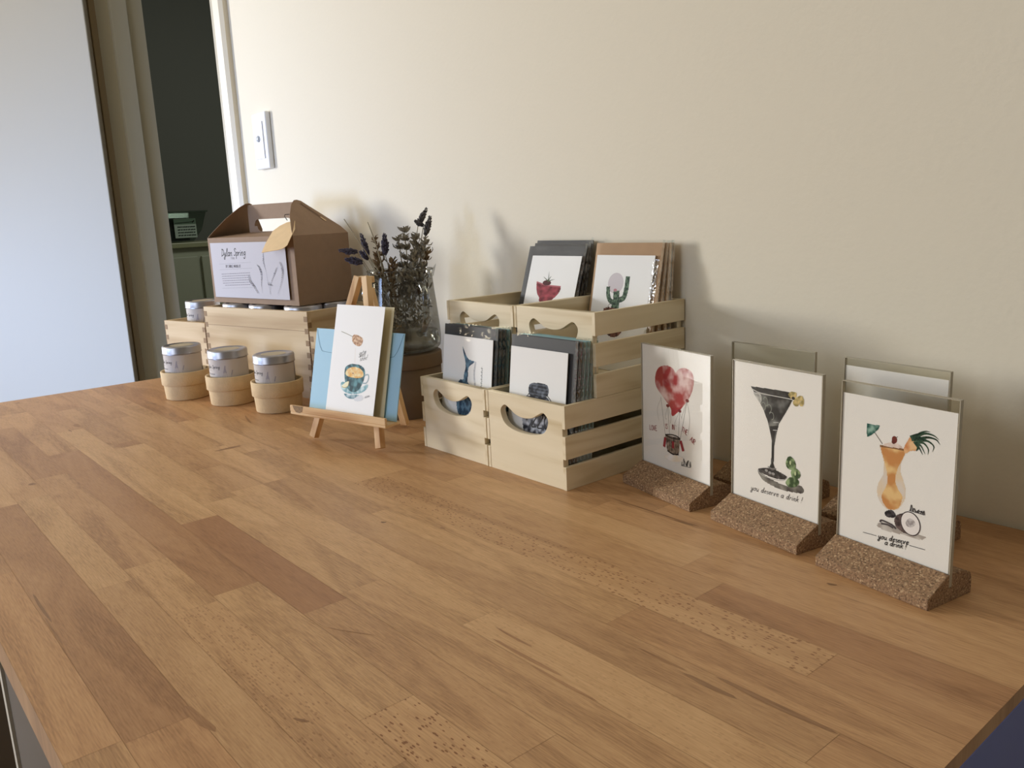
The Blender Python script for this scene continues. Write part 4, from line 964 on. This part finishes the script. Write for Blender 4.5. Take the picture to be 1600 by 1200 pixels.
for i, (x, y) in enumerate(spots):
    pl = ['pale kraft paper pot at the far left of the row of three', 'pale kraft paper pot in the middle of the row of three', 'pale kraft paper pot at the right of the row of three, next to the easel'][i]
    if i == 0:
        pot0 = thing('paper_pot', pl, 'pot', (x, y, T), 0, 'round kraft paper pots')
        q = MB(); q.lathe([(0, .0), (.0335, 0), (.0350, .0008), (.0356, .0020), (.0372, .0262)]); q.build('pot_body', 'kraftpot', pot0)
        q = MB(); q.lathe([(.0372, .0258), (.0392, .0258), (.0398, .0266), (.0402, .0475), (.0398, .0486), (.0386, .0490), (.0374, .0486), (.0370, .0475), (.0360, .012), (.0, .0112)]); q.build('pot_collar', 'kraftpot', pot0)
        o = pot0
    else:
        o = copy_tree(pot0); o.location = (x, y, T); o['label'] = pl
    o.rotation_euler = (0, 0, i*1.3)
    dx = (-.0015, -.0015, -.002)[i]
    place_tin(x+dx, y-.0005, T+(.0405, .0392, .0385)[i], math.radians((8, 14, 2)[i]), tl[i], i == 0)
    # folded liner the tin rests on
    q = MB(); q.lathe([(0, .0112), (.028, .0112), (.029, .013), (.029, (.0405, .0392, .0385)[i]-.0006), (0, (.0405, .0392, .0385)[i]-.0002)], 32)
    o2 = q.build('pot_liner', 'kraftin', o)

# ================================================================== WOODEN BOXES
BO = Vector((-1.2558, .6107, T)); BA = math.radians(13)
def bw(x, y, z): return (BO.x+x*math.cos(BA)-y*math.sin(BA), BO.y+x*math.sin(BA)+y*math.cos(BA), T+z)
def wbox(label, x0, w, dep, h, joints):
    t = thing('wooden_box', label, 'box', bw(x0, 0, 0), BA, 'finger-jointed wooden boxes')
    th = .008
    q = MB(); q.box(0, w, dep-th, dep, 0, h); q.build('back_panel', 'birchx', t, bevel=.0006)
    q = MB(); q.box(0, th, th, dep-th, 0, h); q.build('side_panel', 'birchy', t, bevel=.0006)
    q = MB(); q.box(w-th, w, th, dep-th, 0, h); q.build('side_panel', 'birchy', t, bevel=.0006)
    q = MB(); q.box(th, w-th, th, dep-th, .004, .009); q.build('base', 'birchx', t)
    q = MB(); q.box(0, w, 0, th, 0, h); e = .0003
    n = int(h/.020)
    for k in range(n):
        z0 = h-.008-k*.020
        for xx in (0, w):
            s = 1 if xx == 0 else -1
            a, b = sorted((xx-s*e, xx+s*.0085)); q.box(a, b, -e, .0005, z0-.009, z0, 1)
            a, b = sorted((xx-s*e, xx+s*.0005)); q.box(a, b, -e, .0082, z0-.019, z0-.010, 1)
    q.build('front_panel', ['birchx', 'endgrain'], t)
    return t
bB = wbox('tall finger-jointed wooden box carrying the kraft candle kit', -.284, .290, .147, .146, True)
q = MB(); q.box(.0005, .2895, -.0004, .0003, .1135, .1142); q.build('plank_seam', 'endgrain', bB)
bA = wbox('low wooden box at the left end with a candle tin standing in it', -.4215, .1345, .135, .115, True)
bC = wbox('low wooden box hidden mostly behind the easel, right of the tall box', .0085, .085, .135, .114, True)
# tins standing inside the boxes; risers below are the boxes' own inner shelf
q = MB(); q.box(.008, .282, .008, .139, .088, .0993); q.build('inner_shelf', 'birchx', bB)
q = MB(); q.box(.008, .1265, .008, .127, .088, .092); q.build('inner_shelf', 'birchx', bA)
for k, (lx, ly) in enumerate([(-.228, .052), (-.150, .052), (-.052, .052), (-.052, .108)]):
    lb = ['candle tin under the left front corner of the kraft kit', 'candle tin under the front middle of the kraft kit', 'candle tin under the right front corner of the kraft kit', 'candle tin under the right rear corner of the kraft kit', 'candle tin at the rear under the kraft kit'][k]
    if k in (3, 4): ly = .1062
    if k in (0, 1, 2): ly = .0408
    x, y, z = bw(lx, ly, .0995); place_tin(x, y, z, BA, lb)
    if k == 4: pass
x, y, z = bw(-.368, .053, .0925); place_tin(x, y, z+.0065, math.radians(6), 'candle tin standing in the low box at the left end')
q = MB(); q.box(.018, .092, .014, .092, .092, .0988); q.build('riser_block', 'birchx', bA)

# ================================================================== KRAFT CANDLE KIT (gable box)
KW, KD, KH, KZ = .248, .120, .117, .1518
kx, ky = -1.5410, .5720
ka = math.radians(12.2)
kit = thing('gable_box', 'brown kraft gable box with carry handle and paper label, atop the tall wooden box', 'box', (kx, ky, T+KZ), ka)
q = MB(); q.box(0, KW, 0, KD, 0, KH); q.f.pop(1); q.m.pop(); q.sm.pop()
q.build('box_body', 'kraft', kit)
ym = KD/2; hx0, hx1, rz_, ht = .047, .191, .1235, .1735
def panel(pts, th, m, name, parent=kit):
    """thin board from a 3D outline, given thickness along its normal"""
    P = [Vector(p) for p in pts]; c = sum(P, Vector())/len(P); n_ = Vector()
    for i in range(len(P)): n_ += (P[i]-c).cross(P[(i+1) % len(P)]-c)
    n_.normalize(); L_ = len(P)
    q = MB(); q.add([tuple(p) for p in P]+[tuple(p-n_*th) for p in P], [tuple(range(L_)), tuple(range(2*L_-1, L_-1, -1))]+[(i, i+L_, (i+1) % L_+L_, (i+1) % L_) for i in range(L_)])
    return q.build(name, m, parent)
panel([(0, 0, KH), (KW, 0, KH), (hx1+.006, ym-.0008, rz_), (hx0-.006, ym-.0008, rz_)], .0006, 'kraft', 'roof_panel')
panel([(KW, KD, KH), (0, KD, KH), (hx0-.006, ym+.0008, rz_), (hx1+.006, ym+.0008, rz_)], .0006, 'kraft', 'roof_panel')
hc = (hx0+hx1)/2
hole = []
for cx_, cz_, r_, a0 in ((hc-.043, .1350, .0118, 90), (hc-.037, .1350, .0100, 180), (hc+.037, .1350, .0100, 270), (hc+.043, .1350, .0118, 0)):
    for k in range(7):
        t_ = math.radians(a0+k*15); hole.append((cx_+r_*math.cos(t_), cz_+r_*math.sin(t_)))
plate('handle_panel', [(hx0, rz_-.001), (hx1, rz_-.001), (hx1, ht-.0012), (hx1-.004, ht), (hx0+.004, ht), (hx0, ht-.0012)], [hole], .0012, 'kraft', kit, (0, ym-.0006, 0))
def flap(s):
    xb = KW if s > 0 else 0; xt = hx1-.001 if s > 0 else hx0+.001
    out = [(0, 0), (KD, 0), (KD*.955, .012), (KD*.80, .031), (KD*.66, .048), (KD*.58, .0578), (KD*.52, .0600), (KD*.46, .0592), (KD*.36, .052), (KD*.20, .034), (KD*.05, .010)]
    def P(y, h): return (xb+(xt-xb)*(h/.058), y, KH+h)
    o = panel([P(*p) for p in (out if s > 0 else out[::-1])], .0008, 'kraft', 'side_flap')
    n_ = Vector((.058, 0, (xb-xt)*s)).normalized()*.0005 if s > 0 else Vector((.058, 0, -(xt-xb)*-1*-1)).normalized()*.0005
    q = MB()
    for (a, b, mi) in (((KD*.53, .053), (KD*.74, .024), 1), ((KD*.70, .028), (KD*.75, .021), 0)):
        A_, B_ = Vector(P(*a)), Vector(P(*b)); w_ = Vector((0, .0011, .0004)); off = Vector((.0010, 0, .0010))
        q.add([tuple(A_-w_+off), tuple(B_-w_+off), tuple(B_+w_+off), tuple(A_+w_+off)], [(0, 1, 2, 3)], mi)
    q.build('slot', ['manila', 'kraftin'], o)
flap(1); flap(-1)
# label
LW, LH = KW*.885, KH*.84
A = Art(LW, LH, rgb(190, 186, 190), .0006)
f = homography([(85, 150), (1310, 232), (1372, 1072), (172, 998)], LW, LH)
g = f
P = g((290, 372)); A.text('Dylan Spring', P[0], P[1], .0128, INK, .0014, math.radians(1), .22, .85, sx=.95)
P = g((450, 428)); A.text('STUDIO', P[0], P[1], .0034, rgb(110, 106, 112), .0004, 0, 0, 1.2)
for yy, xa, xb in ((492, 245, 780), (580, 250, 800), (868, 290, 810)):
    A.stroke([g((xa, yy)), g((xb, yy+6))], .0003, rgb(130, 126, 134))
P = g((360, 552)); A.text('DIY CANDLE MAKING KIT', P[0], P[1], .0046, rgb(72, 68, 74), .0006, math.radians(.5), 0, 1.2, sx=.86)
R = random.Random(2)
for j in range(6):
    x = 285+j*5; y = 650+j*35
    if j == 5: x = 340
    while x < 760:
        l = R.uniform(14, 40); A.stroke([g((x, y+(x-285)*.006)), g((min(x+l, 765), y+(x-285)*.006))], .00095, rgb(120, 114, 122), lift=False); x += l+7
def sprig(pts, n0, n1, wd):
    P = smooth_line([g(p) for p in pts], 6); A.stroke(P, .0004, rgb(138, 136, 142), smooth=False)
    m = len(P)
    for i in range(int(m*n0), int(m*n1)):
        for s in (-1, 1):
            p = P[i]; k = 1-abs((i/m-(n0+n1)/2)/((n1-n0)/2))*.6
            A.ell((p[0]+s*wd*.5*k, p[1]+R.uniform(-.0006, .0006)), wd*.62*k, wd*.42*k, mixc(rgb(88, 86, 96), rgb(150, 148, 156), R.random()), 7, s*.7)
sprig([(1090, 980), (1050, 820), (1020, 640), (985, 500), (985, 370)], .50, .97, .0022)
sprig([(960, 960), (945, 850), (950, 700), (920, 590), (880, 540)], .2, .95, .0024)
sprig([(1075, 980), (1095, 830), (1150, 690), (1190, 600)], .35, .98, .0018)
sprig([(1195, 980), (1245, 850), (1275, 700), (1265, 590), (1235, 520)], .2, .97, .0020)
sprig([(890, 960), (830, 860), (770, 780), (745, 680)], .0, .95, .0024)
sprig([(1110, 850), (1070, 840), (1060, 800)], .0, .9, .0018)
A.build('paper_label', kit, (KW*.038, -.0022, KH*.085), (0, 0, math.radians(-.4)))
# hang tag
tg = thing('gift_tag', 'kite-shaped manila tag hanging by a dark wire from the kraft box handle', 'tag', (kx+.2*math.cos(ka), ky+.2*math.sin(ka), T+KZ+.14), ka)
TPTS = [(.2038, .0422, .1408), (.2216, .0265, .1269), (.2272, .0126, .1146), (.2341, -.0021, .1015), (.2298, -.0072, .0970), (.2191, -.0098, .0947), (.1803, -.0139, .0910), (.1714, .0022, .1053), (.1644, .0245, .1251), (.1731, .0337, .1333), (.1844, .0392, .1382)]
TPTS = [(a-.2+.0205, b-.0165, c-.14+.0005) for a, b, c in TPTS]
o = panel(TPTS, -.0008, 'manila', 'tag_card', tg)
q = MB(); q.tube([(.010, .0210, .0025), (-.0260, .0440, .0090), (-.0300, .0480, .0125), (-.0120, .0480, .0125), (-.0100, .0560, .0105)], .0007, 6); q.build('tag_wire', 'wire', tg)

# ================================================================== JUG, HAT BOX, FLOWERS
jc = Vector((-1.0430, .6650, T))
vd = Vector((jc.x, jc.y, 0)).normalized()      # from the camera's foot towards the jug
ja = math.atan2(-vd.x, vd.y)                   # local +Y points away from the viewer side, +X to the right
hb = thing('round_box', 'round brown kraft lidded box standing under the glass jug', 'box', tuple(jc), ja)
q = MB(); q.lathe([(0, 0), (.0512, 0), (.0518, .0008), (.0518, .090), (0, .090)]); q.build('box_body', 'kraftbox', hb)
q = MB(); q.lathe([(.0519, .0735), (.0534, .0735), (.0536, .0745), (.0536, .0920), (.0530, .0935), (.0515, .0940), (0, .0940)]); q.build('box_lid', 'kraftbox', hb)
jg = thing('glass_jug', 'grey glass jug with side handle full of dried lavender, on the round box', 'jug', (jc.x, jc.y, T+.0942), ja)
prof = [(.0, .0012), (.040, .0012), (.0485, .0030), (.0528, .0080), (.0540, .0150), (.0542, .0240), (.0534, .0400), (.0520, .0560), (.0503, .0740), (.0486, .0900), (.0474, .1040), (.0470, .1120), (.0480, .1185), (.0484, .1200)]
q = MB(); q.lathe(prof, 64); jb = q.build('jug_body', 'glass', jg)
q = MB(); q.lathe([(.0480, .1194), (.0488, .1200), (.0490, .1210), (.0482, .1216), (.0474, .1210), (.0476, .1198)], 64); q.build('jug_rim', 'glassd', jg)
q = MB(); q.lathe([(.0, .0050), (.0440, .0060), (.0500, .0120), (.0512, .0220), (.0500, .0300), (.0, .0305)], 48); q.build('water', 'glassd', jg)
hd = Vector((.42, -.907, 0)); 
hp = [(.0440, .100), (.056, .1035), (.070, .100), (.0770, .088), (.0770, .066), (.073, .048), (.064, .036), (.0515, .031)]
q = MB(); q.tube([(hd.x*a, hd.y*a, b) for a, b in smooth_line(hp, 4)], .0050, 10); q.build('handle', 'glassd', jg)
q = MB(); q.add([(.0465, -.008, .108), (.0465, .008, .108), (.0482, -.012, .1205), (.0482, .012, .1205), (.0535, 0, .1275), (.0490, 0, .110)], [(0, 5, 4, 2), (1, 3, 4, 5)], 0, True); q.build('spout', 'glassd', jg)
q = MB(); q.tube([(-.0475, -.006, .1010), (-.0530, -.008, .0960), (-.0560, -.008, .0880), (-.0540, -.008, .0840)], [.0016, .0022, .0020, .0012], 8); q.tube([(-.0555, -.008, .0815), (-.0520, -.008, .0770), (-.0480, -.006, .0730)], [.0014, .0020, .0016], 8); q.build('reflection_curl', 'chrome', jg)  # bright metal curls shaped to stand in for a white reflection on the glass

RF = random.Random(21)
def fl(px, py, dep=0):   # drawing units: millimetres right of the jug axis and above the worktop
    return (px/1000, dep/1000, py/1000)
def spike(mb, a, b, r, mi=0, n=46, seed=0):
    """a lavender head: overlapping small calyces round an axis"""
    R = random.Random(seed); a, b = Vector(a), Vector(b); ax = (b-a); L_ = ax.length; t = ax.normalized(); s = t.orthogonal().normalized(); u = t.cross(s)
    for i in range(n):
        k = i/n; p = a+ax*k; rad = r*(.55+.45*math.sin(PI*min(1, k*1.15+.1)))*(1 if k < .9 else .7)
        th = i*2.4+R.uniform(-.3, .3); dn = s*math.cos(th)+u*math.sin(th)
        c = p+dn*rad*.45; tip = p+dn*rad*R.uniform(.9, 1.25)+t*rad*R.uniform(.4, 1.2)
        mb.tube([c-t*rad*.3, (c+tip)/2, tip], [rad*.22, rad*.40, rad*.16], 5, mi)
def leaflet(mb, p, dirn, L_, w, mi=0, curl=0):
    p = Vector(p); t = Vector(dirn).normalized(); s = t.orthogonal().normalized(); s = (s+t.cross(s)*RF.uniform(-1, 1)).normalized(); n_ = t.cross(s)
    pts = []
    for k, ww in ((0, .25), (.35, 1), (.7, .8), (1, .05)):
        c = p+t*L_*k+n_*curl*L_*math.sin(k*2.5); pts.append((c-s*w*ww+n_*w*.3, c, c+s*w*ww+n_*w*.3))
    vs = [tuple(x) for tri in pts for x in tri]; fs = []
    for i in range(3): fs += [(3*i, 3*i+1, 3*i+4, 3*i+3), (3*i+1, 3*i+2, 3*i+5, 3*i+4)]
    vs2 = [tuple(Vector(v)-n_*.0005) for v in vs]; m0 = len(vs)
    mb.add(vs+vs2, fs+[tuple(i+m0 for i in f[::-1]) for f in fs], mi, True)
def lav(label, tip, neck, base, r, m='bloom', group='dried lavender stems in the jug', leaves=0, seed=1):
    t = thing('lavender_stem', label, 'dried flower', (jc.x, jc.y, T+.0942), ja, group)
    off = .0942
    A_, B_, C_ = [Vector(v)-Vector((0, 0, off)) for v in (tip, neck, base)]
    q = MB(); mid = (B_+C_)/2+Vector((0, .003, .004)); q.tube([C_, mid, B_, B_*.3+A_*.7], [.0007, .0007, .0006, .0004], 5)
    q.build('stem', 'stem', t)
    q = MB(); spike(q, B_, A_, r, 0, 60, seed); q.build('flower_head', m, t)
    if leaves:
        q = MB()
        for k in range(leaves):
            p = C_.lerp(B_, RF.uniform(.45, .98)); leaflet(q, p, (RF.uniform(-.6, .6), RF.uniform(-.5, .5), 1), RF.uniform(.012, .024), RF.uniform(.0012, .0024), 0, RF.uniform(-.3, .3))
        q.build('leaves', 'leaf', t)
    return t
# measurements of the bunch, x right of the axis / height above worktop (mm)
def X(px): return (px-640)*.972
def Z(py): return 213.6+(423-py)*.972
H3 = lambda px, py, dep=0: fl(X(px), Z(py), dep)
lav('purple lavender head lying furthest out to the left of the jug', H3(552, 388, -8), H3(579, 392, -4), H3(622, 478, 0), .0042, leaves=0, seed=2)
lav('purple lavender head drooping just above the jug rim on the left', H3(560, 402, 2), H3(585, 408, 4), H3(618, 478, 4), .0050, seed=3)
lav('upright purple lavender head left of centre beside the long bare stalk', H3(586, 365, 6), H3(594, 398, 6), H3(625, 480, 6), .0045, seed=4)
lav('upright dark purple lavender head standing in the centre of the jug', H3(621, 367, -6), H3(620, 398, -4), H3(634, 480, 0), .0052, leaves=3, seed=5)
lav('tall dark lavender head, highest of all at the right of the bunch', H3(687, 332, 12), H3(672, 357, 10), H3(648, 480, 6), .0043, 'bloomg', seed=6)
lav('dark lavender head at the far right just below the tallest one', H3(691, 344, 0), H3(682, 372, 2), H3(652, 480, 2), .0046, 'bloomg', leaves=8, seed=7)
lav('short purple lavender head between the two left clusters', H3(582, 392, 14), H3(594, 404, 12), H3(624, 480, 10), .0042, seed=8)
lav('grey lavender head crossing just under the tallest head', H3(667, 350, 8), H3(680, 358, 8), H3(655, 480, 8), .0038, 'bloomg', seed=9)
def bare(label, pts):
    t = thing('dry_stalk', label, 'dried flower', (jc.x, jc.y, T+.0942), ja, 'bare dry stalks in the jug')
    q = MB(); q.tube([Vector(p)-Vector((0, 0, .0942)) for p in pts], [.0010, .0010, .0008, .0007][:len(pts)], 6); q.build('stalk', 'stem', t)
    return t
bare('long bare stalk slanting up to the left out of the jug', [H3(626, 470, -10), H3(608, 420, -10), H3(588, 385, -10), H3(564, 343, -10)])
bare('thin bare stalk curving up left of the central lavender', [H3(620, 470, -12), H3(613, 408, -12), H3(606, 375, -12), H3(598, 349, -12)])
def sprigt(label, pts, nl, L0, L1, m='leaf', seed=0, w=.002, group='leafy dried sprigs in the jug', spread=.8):
    global RF
    RF = random.Random(seed+50)
    t = thing('dried_sprig', label, 'dried flower', (jc.x, jc.y, T+.0942), ja, group)
    P = [Vector(p)-Vector((0, 0, .0942)) for p in smooth_line(pts, 5)]
    q = MB(); q.tube(P, .0008, 5); q.build('stem', 'stem', t)
    q = MB()
    for k in range(nl):
        i = RF.uniform(.30, 1)*(len(P)-1); p = P[int(i)]
        leaflet(q, p, (RF.uniform(-spread, spread), RF.uniform(-spread, spread), RF.uniform(.3, 1)), RF.uniform(L0, L1), RF.uniform(.6, 1.3)*w, 0, RF.uniform(-.5, .5))
    q.build('leaves', m, t)
sp_ = [('brown leafy sprig rising just left of centre', [H3(626, 485, 0), H3(612, 430, 0), H3(606, 395, 0)], 26, 'leafb'),
 ('leafy sprig left of the right-hand cluster, with upright tip', [H3(640, 485, -4), H3(644, 430, -6), H3(641, 370, -8)], 34, 'leaf'),
 ('leafy sprig with pale pointed tip above the right-hand cluster', [H3(644, 485, 2), H3(652, 420, 0), H3(650, 358, 0)], 34, 'leaf'),
 ('leafy sprig in the middle of the right-hand cluster', [H3(648, 485, 4), H3(662, 420, 4), H3(668, 372, 4)], 34, 'leaf'),
 ('leafy sprig at the right side of the cluster', [H3(650, 485, -4), H3(670, 430, -8), H3(682, 378, -10)], 36, 'leaf'),
 ('leafy sprig leaning out over the spout at the right', [H3(652, 485, 0), H3(672, 440, 6), H3(685, 395, 10)], 30, 'leafb'),
 ('dense leafy sprig at the front of the right-hand cluster', [H3(642, 485, -10), H3(655, 440, -16), H3(662, 395, -18)], 36, 'leaf'),
 ('leafy sprig at the rear of the right-hand cluster', [H3(640, 485, 10), H3(652, 440, 14), H3(676, 384, 18)], 32, 'leafb'),
 ('short leafy sprig below the central lavender head', [H3(630, 490, -6), H3(628, 440, -8), H3(630, 408, -8)], 22, 'leafb'),
 ('small leafy sprig with curled bud left of the thin stalk', [H3(630, 490, 6), H3(614, 410, 6), H3(604, 372, 6)], 12, 'leafb')]
for k, (lb, pts, nl, m) in enumerate(sp_):
    sprigt(lb, pts, nl*3, .005, .013, m, k, .0021)
# the mass of leaves packed inside the glass: nobody could count it
RF = random.Random(77); q = MB()
for k in range(420):
    a = RF.uniform(0, 2*PI); zz = RF.uniform(.034, .118); r_ = RF.uniform(.2, 1)**.6*(.040 if zz > .06 else .036)
    leaflet(q, (r_*math.cos(a)+.003, r_*math.sin(a), zz), (RF.uniform(-.7, .7), RF.uniform(-.7, .7), RF.uniform(-.2, 1)), RF.uniform(.006, .013), RF.uniform(.0012, .0026), 0, RF.uniform(-.4, .4))
o = q.build('dried_leaves', 'leaf', None, (jc.x, jc.y, T+.0942), (0, 0, ja))
tag(o, 'mass of dried grey-green leaves packed inside the glass jug', 'dried leaves', kind='stuff')
